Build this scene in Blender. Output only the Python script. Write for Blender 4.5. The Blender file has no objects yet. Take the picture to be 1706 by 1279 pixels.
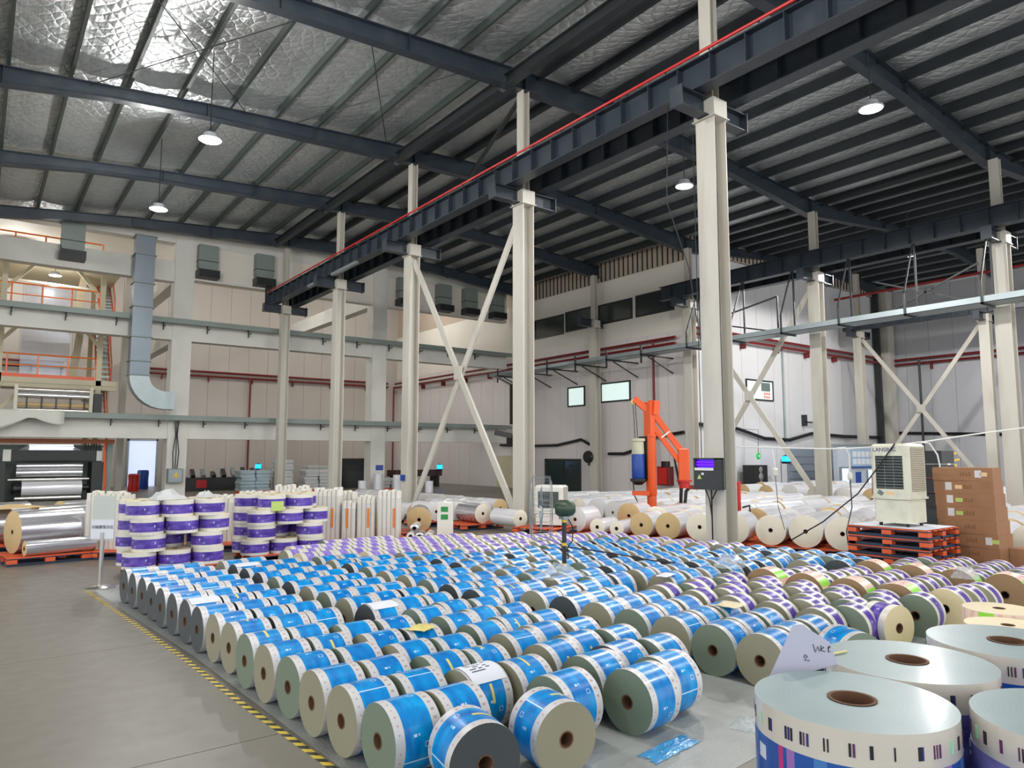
import bpy, math, random
from mathutils import Vector, Matrix
from math import pi, sin, cos, radians, sqrt, atan2
RND = random.Random(7)
SC = bpy.context.scene
COL = SC.collection

# ------------------------------------------------------------------ camera, world, light, exposure
cam_d = bpy.data.cameras.new('camera'); cam = bpy.data.objects.new('camera', cam_d); COL.objects.link(cam)
cam_d.sensor_width = 36.0; cam_d.lens = 36.0 * 1190 / 1706
cam_d.clip_start = 0.05; cam_d.clip_end = 300
cam.location = (0, 0, 1.8)
cam.rotation_euler = (radians(90 + 5.66), 0, radians(-36.8))
SC.camera = cam
w = bpy.data.worlds.new('overcast_daylight'); SC.world = w; w.use_nodes = True
bg = w.node_tree.nodes['Background']
bg.inputs[0].default_value = (0.95, 0.98, 1.0, 1); bg.inputs[1].default_value = 2.3
SC.view_settings.view_transform = 'Standard'; SC.view_settings.look = 'None'
SC.view_settings.gamma = 1; SC.view_settings.exposure = 0.0
SC.view_settings.use_curve_mapping = False
LAMP_W = 520.0

# ------------------------------------------------------------------ helpers
def lin(c):
    c = c / 255.0
    return c / 12.92 if c <= 0.04045 else ((c + 0.055) / 1.055) ** 2.4
def S(r, g, b): return (lin(r), lin(g), lin(b), 1)

class NT:
    def __init__(s, name):
        s.m = bpy.data.materials.new(name); s.m.use_nodes = True
        s.t = s.m.node_tree; s.b = s.t.nodes['Principled BSDF']
    def n(s, typ, **kw):
        nd = s.t.nodes.new(typ)
        for k, v in kw.items():
            if k.startswith('i_'): nd.inputs[int(k[2:])].default_value = v
            else: setattr(nd, k, v)
        return nd
    def l(s, a, b): s.t.links.new(a, b)
    def math(s, op, a, b=None):
        nd = s.t.nodes.new('ShaderNodeMath'); nd.operation = op
        for i, v in enumerate((a, b)):
            if v is None: continue
            if isinstance(v, (int, float)): nd.inputs[i].default_value = v
            else: s.l(v, nd.inputs[i])
        return nd.outputs[0]
    def mix(s, f, a, b, blend='MIX'):
        nd = s.t.nodes.new('ShaderNodeMix'); nd.data_type = 'RGBA'; nd.blend_type = blend
        for i, v in ((0, f), (6, a), (7, b)):
            if isinstance(v, (int, float, tuple)): nd.inputs[i].default_value = v
            else: s.l(v, nd.inputs[i])
        return nd.outputs[2]
    def rect(s, u, v, u0, u1, v0, v1):
        a = s.math('MULTIPLY', s.math('GREATER_THAN', u, u0), s.math('LESS_THAN', u, u1))
        b = s.math('MULTIPLY', s.math('GREATER_THAN', v, v0), s.math('LESS_THAN', v, v1))
        return s.math('MULTIPLY', a, b)
    def ocoord(s):
        tc = s.n('ShaderNodeTexCoord'); oi = s.n('ShaderNodeObjectInfo')
        mu = s.n('ShaderNodeVectorMath', operation='ADD'); sc = s.math('MULTIPLY', oi.outputs['Random'], 37.0)
        s.l(tc.outputs['Object'], mu.inputs[0]); s.l(sc, mu.inputs[1]); return mu.outputs[0]
    def noise(s, vec, scale, detail=3):
        nz = s.n('ShaderNodeTexNoise'); nz.inputs['Scale'].default_value = scale; nz.inputs['Detail'].default_value = detail
        s.l(vec, nz.inputs['Vector']); return nz.outputs['Fac']

MATS = {}
def pm(name, rgb, rough=.5, metal=0.0, var=.08, scale=4.0, bump=0.0, bscale=30.0, emit=None, es=1.0, coat=0.0, alpha=1.0, trans=0.0, grime=None, stretch=None):
    k = NT(name); b = k.b; c = S(*rgb)
    vec = k.ocoord()
    if stretch:
        mp = k.n('ShaderNodeMapping'); mp.inputs['Scale'].default_value = stretch; k.l(vec, mp.inputs['Vector']); vec = mp.outputs[0]
    f = k.noise(vec, scale)
    lo = tuple(x * (1 - var) for x in c[:3]) + (1,); hi = tuple(min(1, x * (1 + var)) for x in c[:3]) + (1,)
    col = k.mix(f, lo, hi)
    if grime:
        g = k.noise(vec, grime[0], 5); gm = k.n('ShaderNodeMapRange'); k.l(g, gm.inputs[0])
        gm.inputs[1].default_value = .5; gm.inputs[2].default_value = .75
        col = k.mix(k.math('MULTIPLY', gm.outputs[0], grime[2]), col, S(*grime[1]))
    k.l(col, b.inputs['Base Color'])
    b.inputs['Roughness'].default_value = rough; b.inputs['Metallic'].default_value = metal
    b.inputs['Coat Weight'].default_value = coat; b.inputs['Alpha'].default_value = alpha
    b.inputs['Transmission Weight'].default_value = trans
    if bump:
        bp = k.n('ShaderNodeBump'); bp.inputs['Strength'].default_value = bump; bp.inputs['Distance'].default_value = .02
        k.l(k.noise(vec, bscale, 4), bp.inputs['Height']); k.l(bp.outputs[0], b.inputs['Normal'])
    if emit:
        b.inputs['Emission Color'].default_value = S(*emit); b.inputs['Emission Strength'].default_value = es
    MATS[name] = k.m
    return k.m

class MB:
    """collects shapes (world or local coordinates) and links them as ONE mesh object"""
    def __init__(s): s.v = []; s.f = []; s.mi = []; s.sm = []; s.uv = {}
    def add(s, vs, fs, mi=0, sm=False):
        o = len(s.v); s.v += [tuple(p) for p in vs]
        for f in fs: s.f.append(tuple(i + o for i in f)); s.mi.append(mi); s.sm.append(sm)
        return s
    def box(s, x0, y0, z0, x1, y1, z1, mi=0):
        return s.add([(x0,y0,z0),(x1,y0,z0),(x1,y1,z0),(x0,y1,z0),(x0,y0,z1),(x1,y0,z1),(x1,y1,z1),(x0,y1,z1)],
                     [(0,3,2,1),(4,5,6,7),(0,1,5,4),(1,2,6,5),(2,3,7,6),(3,0,4,7)], mi)
    def cbox(s, c, d, mi=0, rz=0.0, ch=0.0):
        """box centred at c with size d turned by rz; ch chamfers the vertical edges and the top"""
        dx, dy, dz = d[0]/2, d[1]/2, d[2]/2
        if ch:
            pl = [(-dx+ch,-dy),(dx-ch,-dy),(dx,-dy+ch),(dx,dy-ch),(dx-ch,dy),(-dx+ch,dy),(-dx,dy-ch),(-dx,-dy+ch)]
            vs = []
            for z, k in ((-dz, 0), (dz-ch, 0), (dz, ch)):
                for (x, y) in pl: vs.append((x*(1-k/dx), y*(1-k/dy), z))
            fs = [tuple(range(7,-1,-1)), tuple(range(16,24))]
            for r in (0, 8):
                for i in range(8): fs.append((r+i, r+(i+1)%8, r+8+(i+1)%8, r+8+i))
        else:
            vs = [(-dx,-dy,-dz),(dx,-dy,-dz),(dx,dy,-dz),(-dx,dy,-dz),(-dx,-dy,dz),(dx,-dy,dz),(dx,dy,dz),(-dx,dy,dz)]
            fs = [(0,3,2,1),(4,5,6,7),(0,1,5,4),(1,2,6,5),(2,3,7,6),(3,0,4,7)]
        ca, sa = cos(rz), sin(rz)
        return s.add([(c[0]+x*ca-y*sa, c[1]+x*sa+y*ca, c[2]+z) for x, y, z in vs], fs, mi)
    def bar(s, p0, p1, w, h, mi=0, up=(0,0,1)):
        p0, p1 = Vector(p0), Vector(p1); d = (p1-p0).normalized(); u = Vector(up)
        if abs(d.dot(u)) > .99: u = Vector((1,0,0))
        a = d.cross(u).normalized()*w/2; b = a.cross(d).normalized()*h/2
        vs = [p0-a-b, p0+a-b, p0+a+b, p0-a+b, p1-a-b, p1+a-b, p1+a+b, p1-a+b]
        return s.add(vs, [(0,1,2,3),(7,6,5,4),(0,4,5,1),(1,5,6,2),(2,6,7,3),(3,7,4,0)], mi)
    def ibeam(s, p0, p1, h, bf, tf=.02, tw=.014, mi=0):
        up = Vector((0,0,1)); z = up*(h/2-tf/2); p0, p1 = Vector(p0), Vector(p1)
        s.bar(p0+z, p1+z, bf, tf, mi); s.bar(p0-z, p1-z, bf, tf, mi); s.bar(p0, p1, tw, h-2*tf, mi); return s
    def tube(s, pts, r, seg=8, mi=0, caps=True):
        pts = [Vector(p) for p in pts]; n = len(pts); vs = []; fs = []; prev = None
        for i, p in enumerate(pts):
            d = (pts[min(i+1,n-1)]-pts[max(i-1,0)]).normalized()
            if prev is None:
                u = Vector((0,0,1)) if abs(d.z) < .9 else Vector((1,0,0))
                a = d.cross(u).normalized()
            else: a = (prev - d*prev.dot(d)).normalized()
            prev = a; b = d.cross(a)
            for k in range(seg):
                t = 2*pi*k/seg; vs.append(p + (a*cos(t)+b*sin(t))*r)
        for i in range(n-1):
            for k in range(seg):
                fs.append((i*seg+k, i*seg+(k+1)%seg, (i+1)*seg+(k+1)%seg, (i+1)*seg+k))
        s.add(vs, fs, mi, True)
        if caps: s.add(vs[:seg], [tuple(range(seg-1,-1,-1))], mi); s.add(vs[-seg:], [tuple(range(seg))], mi)
        return s
    def lathe(s, c, prof, seg=24, mi=0, axis='z', sm=True, cap=True):
        """prof: list of (radius, height); around the z (or x, y) axis through c"""
        def T(x, y, z):
            if axis == 'x': x, y, z = z, x, y
            elif axis == 'y': x, y, z = y, z, x
            return (c[0]+x, c[1]+y, c[2]+z)
        vs = []
        for r, h in prof:
            for k in range(seg):
                t = 2*pi*k/seg; vs.append(T(r*cos(t), r*sin(t), h))
        fs = []
        for i in range(len(prof)-1):
            for k in range(seg):
                fs.append((i*seg+k, i*seg+(k+1)%seg, (i+1)*seg+(k+1)%seg, (i+1)*seg+k))
        if prof[0][0] > 1e-6 and cap: fs.append(tuple(range(seg-1,-1,-1)))
        if prof[-1][0] > 1e-6 and cap: fs.append(tuple(range((len(prof)-1)*seg, len(prof)*seg)))
        return s.add(vs, fs, mi, sm)
    def prism(s, poly, z0, z1, mi=0):
        n = len(poly); vs = [(x,y,z0) for x,y in poly]+[(x,y,z1) for x,y in poly]
        fs = [tuple(range(n-1,-1,-1)), tuple(range(n,2*n))]+[(i,(i+1)%n,n+(i+1)%n,n+i) for i in range(n)]
        return s.add(vs, fs, mi)
    def mesh(s, name, mats):
        me = bpy.data.meshes.new(name); me.from_pydata(s.v, [], s.f)
        for m in (mats if isinstance(mats, (list, tuple)) else [mats]): me.materials.append(m)
        me.polygons.foreach_set('material_index', s.mi); me.polygons.foreach_set('use_smooth', s.sm)
        if any(s.sm):
            try: me.set_sharp_from_angle(angle=radians(40))
            except Exception: pass
        me.update(); return me
    def build(s, name, mats, parent=None, origin=None):
        """vertices are in world space; the object's origin goes to `origin` (or the parent's location)"""
        o = origin if origin is not None else (WL(parent) if parent else (0,0,0))
        o = Vector(o); s.v = [tuple(Vector(p)-o) for p in s.v]
        ob = bpy.data.objects.new(name, s.mesh(name, mats)); COL.objects.link(ob)
        if parent: ob.parent = parent
        else: ob.location = o
        return ob
def WL(o):
    v = Vector(o.location)
    while o.parent: o = o.parent; v = v + Vector(o.location)
    return v
def link(name, me, parent=None, loc=(0,0,0), rz=0.0):
    ob = bpy.data.objects.new(name, me); COL.objects.link(ob); ob.location = loc; ob.rotation_euler = (0,0,rz)
    if parent: ob.parent = parent
    return ob
def tag(o, label, cat, group=None, kind=None):
    o['label'] = label; o['category'] = cat
    if group: o['group'] = group
    if kind: o['kind'] = kind
    return o
def thing(name, label, cat, loc=(0,0,0), rz=0.0, group=None):
    o = bpy.data.objects.new(name, None); COL.objects.link(o); o.empty_display_size = .1
    o.location = loc; o.rotation_euler = (0,0,rz); return tag(o, label, cat, group)
def structure(o): o['kind'] = 'structure'; return o
def copy_tree(o, parent=None):
    c = o.copy(); COL.objects.link(c)
    if parent: c.parent = parent
    for ch in [x for x in o.children]: copy_tree(ch, c)
    return c
ORD = ['zeroth','first','second','third','fourth','fifth','sixth','seventh','eighth','ninth','tenth','eleventh','twelfth','thirteenth','fourteenth','fifteenth','sixteenth','seventeenth','eighteenth','nineteenth','twentieth']
def text_mesh(body, size, ext=.001, font=None):
    cu = bpy.data.curves.new('txt', 'FONT'); cu.body = body; cu.size = size; cu.extrude = ext
    cu.align_x = 'CENTER'; cu.align_y = 'CENTER'; cu.resolution_u = 2
    ob = bpy.data.objects.new('txt', cu); COL.objects.link(ob)
    dg = bpy.context.evaluated_depsgraph_get(); me = bpy.data.meshes.new_from_object(ob.evaluated_get(dg))
    bpy.data.objects.remove(ob); return me
def put_text(name, body, size, mat, parent, world, xdir, ydir=(0,0,1)):
    """flat lettering at a world point; xdir is the reading direction"""
    me = text_mesh(body, size); me.materials.clear(); me.materials.append(mat)
    x = Vector(xdir).normalized(); y = Vector(ydir).normalized(); z = x.cross(y)
    R = Matrix((x, y, z)).transposed().to_4x4()
    me.transform(Matrix.Translation(Vector(world)-(WL(parent) if parent else Vector()))@R)
    ob = bpy.data.objects.new(name, me); COL.objects.link(ob)
    if parent: ob.parent = parent
    return ob

# ------------------------------------------------------------------ materials
def mat_floor():
    k = NT('floor_concrete'); g = k.n('ShaderNodeNewGeometry'); p = g.outputs['Position']
    a = k.noise(p, .35, 4); b2 = k.noise(p, 6, 6)
    col = k.mix(a, S(112,106,96), S(130,124,113)); col = k.mix(k.math('MULTIPLY', b2, .35), col, S(98,93,84))
    mp = k.n('ShaderNodeMapping'); mp.inputs['Scale'].default_value = (1.2,.25,1); mp.inputs['Rotation'].default_value = (0,0,.3); k.l(p, mp.inputs['Vector'])
    st = k.noise(mp.outputs[0], 2.2, 6); mr = k.n('ShaderNodeMapRange'); k.l(st, mr.inputs[0]); mr.inputs[1].default_value = .58; mr.inputs[2].default_value = .7
    col = k.mix(k.math('MULTIPLY', mr.outputs[0], .25), col, S(88,84,77))
    k.l(col, k.b.inputs['Base Color'])
    r = k.n('ShaderNodeMapRange'); k.l(b2, r.inputs[0]); r.inputs[3].default_value = .28; r.inputs[4].default_value = .48
    k.l(r.outputs[0], k.b.inputs['Roughness'])
    bp = k.n('ShaderNodeBump'); bp.inputs['Strength'].default_value = .05; k.l(b2, bp.inputs['Height']); k.l(bp.outputs[0], k.b.inputs['Normal'])
    return k.m
M_floor = mat_floor()
M_floordark = pm('floor_joint_filler', (52,50,46), .8)
M_white = pm('column_paint', (196,191,180), .45, var=.06, scale=2, grime=(1.2, (150,143,130), .6), stretch=(1,1,.25))
M_conc = pm('concrete_paint', (214,212,204), .6, var=.05, scale=1.5, grime=(.7, (170,168,160), .35))
M_slate = pm('slate_steel', (44,53,62), .4, var=.12, scale=2, grime=(2, (70,74,76), .5))
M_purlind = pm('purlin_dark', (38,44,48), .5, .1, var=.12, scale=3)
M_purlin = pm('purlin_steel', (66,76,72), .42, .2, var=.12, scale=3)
M_galv = pm('galvanised', (150,160,162), .38, .55, var=.1, scale=3)
M_gutter = pm('gutter_green_grey', (128,138,132), .5, .1, var=.1, scale=1.0)
M_wallb = pm('wall_panel_beige', (192,184,176), .55, var=.05, scale=.6)
M_wallu = pm('wall_plaster_cream', (224,218,206), .7, var=.04, scale=.8)
M_wallp = pm('wall_panel_pinkish', (216,209,206), .55, var=.04, scale=.6)
M_wallo = pm('wall_panel_white', (212,211,212), .55, var=.04, scale=.6)
M_walle = pm('wall_panel_grey', (190,190,194), .55, var=.05, scale=.6)
M_gap = pm('panel_joint', (120,112,104), .8)
M_red = pm('pipe_red_oxide', (112,26,28), .4, var=.15)
M_reds = pm('pipe_sprinkler_red', (150,30,32), .45)
M_note = pm('note_paper', (176,178,196), .7)
M_redb = pm('pipe_bright_red', (196,28,24), .4, var=.1)
M_black = pm('black_plastic', (24,25,27), .4, var=.2)
M_dark = pm('dark_steel', (40,44,46), .45, var=.2)
M_strip = pm('strip_orange', (228,126,50), .5)
M_orange = pm('orange_paint', (226,88,30), .38, var=.08, scale=3)
M_yellow = pm('yellow_paint', (232,190,50), .4, var=.08)
M_railo = pm('rail_orange', (232,120,48), .4, var=.08)
M_beige = pm('tower_beige', (196,188,160), .5, var=.08, scale=2)
M_whitep = pm('white_plastic', (222,222,214), .35, var=.05, scale=5, grime=(5, (186,182,170), .4))
M_cream = pm('cream_plastic', (216,214,194), .4, var=.05, scale=5, grime=(4, (170,166,150), .5))
M_grille = pm('grille_dark', (16,18,18), .5)
M_slat = pm('slat_grey_green', (110,122,116), .4)
M_pad = pm('cooling_pad', (152,140,122), .8, var=.15, scale=20)
M_paper = pm('paper_white', (220,222,230), .7, var=.03, scale=10)
M_ink = pm('ink_grey', (72,74,84), .8)
M_inkd = pm('ink_dark', (30,30,40), .8)
M_tapey = pm('tape_yellow', (216,202,120), .5, var=.06)
M_blue = pm('blue_enamel', (20,66,150), .35, var=.1)
M_card = pm('carton_board', (160,116,84), .75, var=.07, scale=3, grime=(3, (140,96,66), .5))
M_label = pm('label_white', (214,214,216), .6)
M_labelg = pm('label_lime', (186,206,110), .6)
M_labelo = pm('label_peach', (236,196,150), .6)
M_dotred = pm('red_dot', (214,40,40), .6)
M_green = pm('green_paint', (52,72,52), .35, var=.15)
M_chrome = pm('brushed_steel', (196,194,188), .22, .9, var=.06)
M_glassd = pm('window_glass_dark', (58,64,60), .12, 0, var=.2, scale=.6, coat=.6)
M_glasslit = pm('window_lit', (214,230,226), .3, emit=(206,226,222), es=.75)
M_officelit = pm('office_lit', (200,214,240), .3, emit=(205,216,245), es=.8)
M_uv = pm('uv_tube', (80,10,200), .3, emit=(92,8,232), es=1.3)
M_bluelamp = pm('blue_lamp', (20,150,255), .3, emit=(20,150,255), es=3.0)
M_exit = pm('exit_green', (20,150,60), .4, emit=(20,160,70), es=.8)
M_lens = pm('lamp_lens', (255,255,255), .3, emit=(246,250,255), es=9.0)
M_lamph = pm('lamp_housing', (206,210,214), .35, .3)
M_silver = pm('metallised_film', (204,204,208), .2, .75, var=.05, scale=2, stretch=(.2,6,6))
M_tan = pm('kraft_end', (204,176,128), .8, var=.06, scale=6)
M_creamend = pm('cream_end', (238,230,212), .75, var=.04, scale=6)
M_whiteend = pm('white_end', (222,220,218), .75, var=.03, scale=6)
M_whitefilm = pm('white_film', (232,232,236), .2, .1, var=.04, scale=3, coat=.5, bump=.25, bscale=9)
M_core = pm('core_cardboard', (104,72,50), .85, var=.12, scale=20)
M_coredark = pm('core_inside', (34,24,18), .9)
M_foam = pm('foam_white', (226,222,212), .6, var=.05, scale=4)
M_pink = pm('wrap_pink', (232,196,180), .5, var=.06, scale=8)
M_lime = pm('wrap_lime', (150,220,70), .45, var=.08)
M_browne = pm('brown_end', (148,120,88), .8, var=.08, scale=6)
M_clear = pm('clear_film', (222,232,238), .12, 0, var=.05, scale=8, alpha=.3, coat=.6, bump=.5, bscale=14)
M_sheet = pm('protective_sheet', (160,162,158), .4, var=.08, scale=1.5, grime=(2.5, (120,118,112), .6), bump=.3, bscale=60)
M_rope = pm('black_cable', (20,20,22), .5)
M_ropew = pm('white_cable', (222,222,218), .5)
M_ropeg = pm('grey_cable', (150,150,145), .5)
M_palbl = pm('pallet_navy', (36,46,66), .5, var=.12)
M_palor = pm('pallet_orange', (222,92,48), .45, var=.1, scale=4)
M_bag = pm('bag_white', (196,198,196), .45, var=.07, scale=3, bump=.4, bscale=6)
M_bagb = pm('bag_pale_blue', (158,176,184), .4, var=.1, scale=3, bump=.4, bscale=6)
M_tarp = pm('tarp', (206,206,196), .6, var=.06, bump=.4, bscale=3)
M_brick = pm('translucent_strip', (186,170,152), .5, var=.1, scale=1)

def mat_foil():
    k = NT('roof_foil'); g = k.n('ShaderNodeNewGeometry'); p = g.outputs['Position']
    v = k.n('ShaderNodeTexVoronoi', feature='DISTANCE_TO_EDGE'); 
    mp = k.n('ShaderNodeMapping'); mp.inputs['Scale'].default_value = (1.6,1.1,1); mp.inputs['Rotation'].default_value = (0,0,.7); k.l(p, mp.inputs['Vector'])
    k.l(mp.outputs[0], v.inputs['Vector']); v.inputs['Scale'].default_value = 1.6
    n2 = k.noise(p, 5, 5); mp2 = k.n('ShaderNodeMapping'); mp2.inputs['Scale'].default_value = (6,.7,1); k.l(p, mp2.inputs['Vector'])
    n3 = k.noise(mp2.outputs[0], 1.4, 3)
    sx = k.n('ShaderNodeSeparateXYZ'); k.l(p, sx.inputs[0]); nd = k.math('MULTIPLY', k.noise(p, .9, 3), 11.0)
    da = k.math('ABSOLUTE', k.math('SINE', k.math('ADD', nd, k.math('MULTIPLY', k.math('ADD', sx.outputs[0], sx.outputs[1]), 8.5))))
    db = k.math('ABSOLUTE', k.math('SINE', k.math('ADD', nd, k.math('MULTIPLY', k.math('SUBTRACT', sx.outputs[0], k.math('MULTIPLY', sx.outputs[1], .8)), 8.5))))
    quilt = k.math('POWER', k.math('MINIMUM', da, db), .5)
    h = k.math('ADD', k.math('MULTIPLY', quilt, .4), k.math('ADD', k.math('MULTIPLY', n2, .5), k.math('MULTIPLY', n3, .5)))
    bp = k.n('ShaderNodeBump'); bp.inputs['Strength'].default_value = .5; bp.inputs['Distance'].default_value = .08
    k.l(h, bp.inputs['Height']); k.l(bp.outputs[0], k.b.inputs['Normal'])
    k.l(k.mix(n2, S(184,190,192), S(228,232,232)), k.b.inputs['Base Color'])
    k.b.inputs['Metallic'].default_value = .75; k.b.inputs['Roughness'].default_value = .4
    return k.m
M_foil = mat_foil()

def mat_band(name, c0, c1, c2, seam_glint=True):
    """printed film wrap: uv.x runs round the roll, uv.y along it; flat print plus a line of seam and painted lamp glint"""
    k = NT(name); uv = k.n('ShaderNodeUVMap'); sp = k.n('ShaderNodeSeparateXYZ'); k.l(uv.outputs[0], sp.inputs[0])
    oi = k.n('ShaderNodeObjectInfo'); rnd = oi.outputs['Random']
    u = k.math('FRACT', k.math('ADD', sp.outputs[0], rnd)); v = sp.outputs[1]
    cb = k.n('ShaderNodeCombineXYZ'); k.l(k.math('MULTIPLY', u, 5.0), cb.inputs[0]); k.l(k.math('MULTIPLY', v, 1.4), cb.inputs[1]); k.l(rnd, cb.inputs[2])
    f1 = k.noise(cb.outputs[0], 1.7, 4)
    mr = k.n('ShaderNodeMapRange'); k.l(f1, mr.inputs[0]); mr.inputs[1].default_value = .35; mr.inputs[2].default_value = .68
    col = k.mix(mr.outputs[0], c0, c1)
    uf = k.math('FRACT', k.math('MULTIPLY', u, 4.0))
    white = S(214,232,246)
    col = k.mix(k.math('MULTIPLY', k.rect(uf, v, .10,.42,.08,.9), .35), col, c2)
    col = k.mix(k.math('MULTIPLY', k.rect(uf, v, .55,.60,.30,.42), .8), col, white)
    col = k.mix(k.math('MULTIPLY', k.rect(uf, v, .55,.59,.47,.52), .8), col, white)
    col = k.mix(k.math('MULTIPLY', k.rect(uf, v, .70,.80,.68,.86), .45), col, white)
    col = k.mix(k.math('MULTIPLY', k.rect(uf, v, .72,.78,.72,.82), 1.0), col, c0)
    if seam_glint: col = k.mix(k.math('MULTIPLY', k.rect(u, v, .0,.006,0,1), .9), col, white)  # white line: print seam and lamp highlight, both put into the colour
    k.l(col, k.b.inputs['Base Color']); k.b.inputs['Roughness'].default_value = .3
    k.b.inputs['Coat Weight'].default_value = .08; k.b.inputs['Coat Roughness'].default_value = .1; k.b.inputs['Specular IOR Level'].default_value = .35
    return k.m
M_bandb = mat_band('blue_print', S(0,108,186), S(0,160,226), S(0,126,204))
M_bandp = mat_band('violet_print', S(66,44,140), S(122,96,196), S(84,58,166), False)
M_bandv = mat_band('violet_print_light', S(120,96,184), S(172,152,222), S(140,116,200), False)

def mat_margin(name, base, tick):
    """film margin with small printed registration ticks (flat print)"""
    k = NT(name); uv = k.n('ShaderNodeUVMap'); sp = k.n('ShaderNodeSeparateXYZ'); k.l(uv.outputs[0], sp.inputs[0])
    u, v = sp.outputs[0], sp.outputs[1]
    uf = k.math('FRACT', k.math('MULTIPLY', u, 26.0)); cell = k.math('FLOOR', k.math('MULTIPLY', u, 26.0))
    wn = k.n('ShaderNodeTexWhiteNoise', noise_dimensions='1D'); k.l(cell, wn.inputs['W'])
    m = k.math('MULTIPLY', k.math('MAXIMUM', k.rect(uf, v, .3,.62,.86,.93), k.rect(uf, v, .3,.5,.08,.12)), k.math('GREATER_THAN', wn.outputs['Value'], .35))
    c = k.mix(wn.outputs['Value'], S(110,110,120), S(200,130,130))
    k.l(k.mix(k.math('MULTIPLY', m, tick), base, c), k.b.inputs['Base Color'])
    k.b.inputs['Roughness'].default_value = .4; k.b.inputs['Metallic'].default_value = .1; k.b.inputs['Coat Weight'].default_value = .15
    return k.m
M_margin = mat_margin('silver_margin', S(204,202,202), .7)
M_marginc = mat_margin('cream_margin', S(224,220,208), .3)
ENDS = {'dark grey': pm('end_dark_grey', (64,70,74), .5, var=.08, scale=3), 'grey green': pm('end_grey_green', (116,130,112), .5, var=.06, scale=3),
        'beige': pm('end_beige', (146,142,120), .5, var=.06, scale=3), 'cream': pm('end_cream', (222,206,168), .5, var=.05, scale=3)}

# ------------------------------------------------------------------ floor
fl = MB().box(-30,-16,-.3,60,70,-.02).build('floor', M_floordark); structure(fl)
sx, sy, gp = 5.9, 2.95, .008
slabs = {}
for i in range(-4, 9):
    for j in range(-5, 19):
        x0, y0 = i*sx+.2, j*sy+1.83
        if x0 > 46 or y0 > 50: continue
        if 'm' not in slabs: slabs['m'] = MB().box(gp/2,gp/2,-.02,sx-gp/2,sy-gp/2,0).mesh('floor_slab', M_floor)
        link('floor_slab', slabs['m'], fl, (x0, y0, 0))

# hazard tape along the edge of the storage field
def mat_hazard():
    k = NT('hazard_stripe'); g = k.n('ShaderNodeNewGeometry'); sp = k.n('ShaderNodeSeparateXYZ'); k.l(g.outputs['Position'], sp.inputs[0])
    d = k.math('ADD', sp.outputs[1], k.math('MULTIPLY', sp.outputs[0], .8))
    m = k.math('GREATER_THAN', k.math('FRACT', k.math('MULTIPLY', d, 8.5)), .5)
    wr = k.noise(g.outputs['Position'], 5, 4); mr = k.n('ShaderNodeMapRange'); k.l(wr, mr.inputs[0]); mr.inputs[1].default_value = .56; mr.inputs[2].default_value = .66
    col = k.mix(m, S(214,186,60), S(40,38,34)); col = k.mix(k.math('MULTIPLY', mr.outputs[0], .35), col, S(120,115,104))
    k.l(col, k.b.inputs['Base Color']); k.b.inputs['Roughness'].default_value = .5
    return k.m
M_haz = mat_hazard()
pl = [(1.28,11.35),(1.59,7.11),(1.66,5.51),(1.76,4.1),(1.86,2.4)]
for a, b, nm in ((0,4,'hazard_tape'),):
    m = MB()
    for (x0,y0),(x1,y1) in zip(pl[:-1], pl[1:]):
        m.add([(x0-.024,y0,.0015),(x0+.024,y0,.0015),(x1+.024,y1,.0015),(x1-.024,y1,.0015),(x0-.024,y0,.0),(x0+.024,y0,.0),(x1+.024,y1,.0),(x1-.024,y1,.0)],
              [(0,3,2,1),(4,5,6,7),(0,1,5,4),(1,2,6,5),(2,3,7,6),(3,0,4,7)])
    tag(m.build('hazard_tape', M_haz, origin=(1.6,7,0)), 'yellow and black striped tape along the floor edge of the roll field', 'tape')
m = MB(); m.add([(1.36,11.3,.003),(1.68,7.1,.003),(1.80,4.1,.003),(1.9,2.75,.003),(2.9,2.62,.003),(4.0,2.72,.003),(6.2,2.2,.003),(10.9,2.8,.003),(10.6,5.6,.003),(9.9,9.4,.003),(8.0,11.2,.003),(3.2,11.9,.003)], [tuple(range(11,-1,-1))][::-1])
sh = m.build('protective_sheet', M_sheet, origin=(6,6,0))
sd = sh.modifiers.new('thick', 'SOLIDIFY'); sd.thickness = .0025; sd.offset = -1
if sh.data.polygons[0].normal.z < 0: sh.data.flip_normals()
tag(sh, 'pale plastic film sheet spread on the floor under the small rolls', 'floor sheet')

# ------------------------------------------------------------------ roof
PB = [(-14,8.75),(0,10.17),(2.2,10.50),(4.4,10.68),(10.5,10.95),(14,11.03),(18.5,10.90),(23.7,10.38),(29.2,10.96),(36,11.1),(44,10.4)]
PT = [(-14,9.4),(0,10.62),(4.4,11.05),(10.3,11.44),(14,11.62),(24,10.98),(30,11.3),(36,11.6),(44,11.1)]
def interp(P, x):
    for (a,za),(b,zb) in zip(P[:-1], P[1:]):
        if x <= b: return za+(zb-za)*(x-a)/(b-a)
    return P[-1][1]
rt = lambda x: interp(PT, x); rb = lambda x: interp(PB, x)
PUR = [9.85-1.22*k for k in range(0, 20)][::-1] + [11.07+1.22*k for k in range(0, 27)]
YR = [-9.3,-3.5,2.2,8.0,13.7,19.4,25.0,30.7]
m = MB(); ys = [-12+i*.8 for i in range(56)]; xs = []
for a, b in zip(PUR[:-1], PUR[1:]): xs += [a, a+(b-a)/3, a+2*(b-a)/3]
xs.append(PUR[-1])
for i, x in enumerate(xs):
    for j, y in enumerate(ys):
        sag = 0 if i % 3 == 0 else -.05+RND.uniform(-.025,.02)
        m.v.append((x, y, rt(x)+.215+sag+.0))
for i in range(len(xs)-1):
    for j in range(len(ys)-1):
        n = len(ys); m.f.append((i*n+j, i*n+j+1, (i+1)*n+j+1, (i+1)*n+j)); m.mi.append(0); m.sm.append(True)
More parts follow.
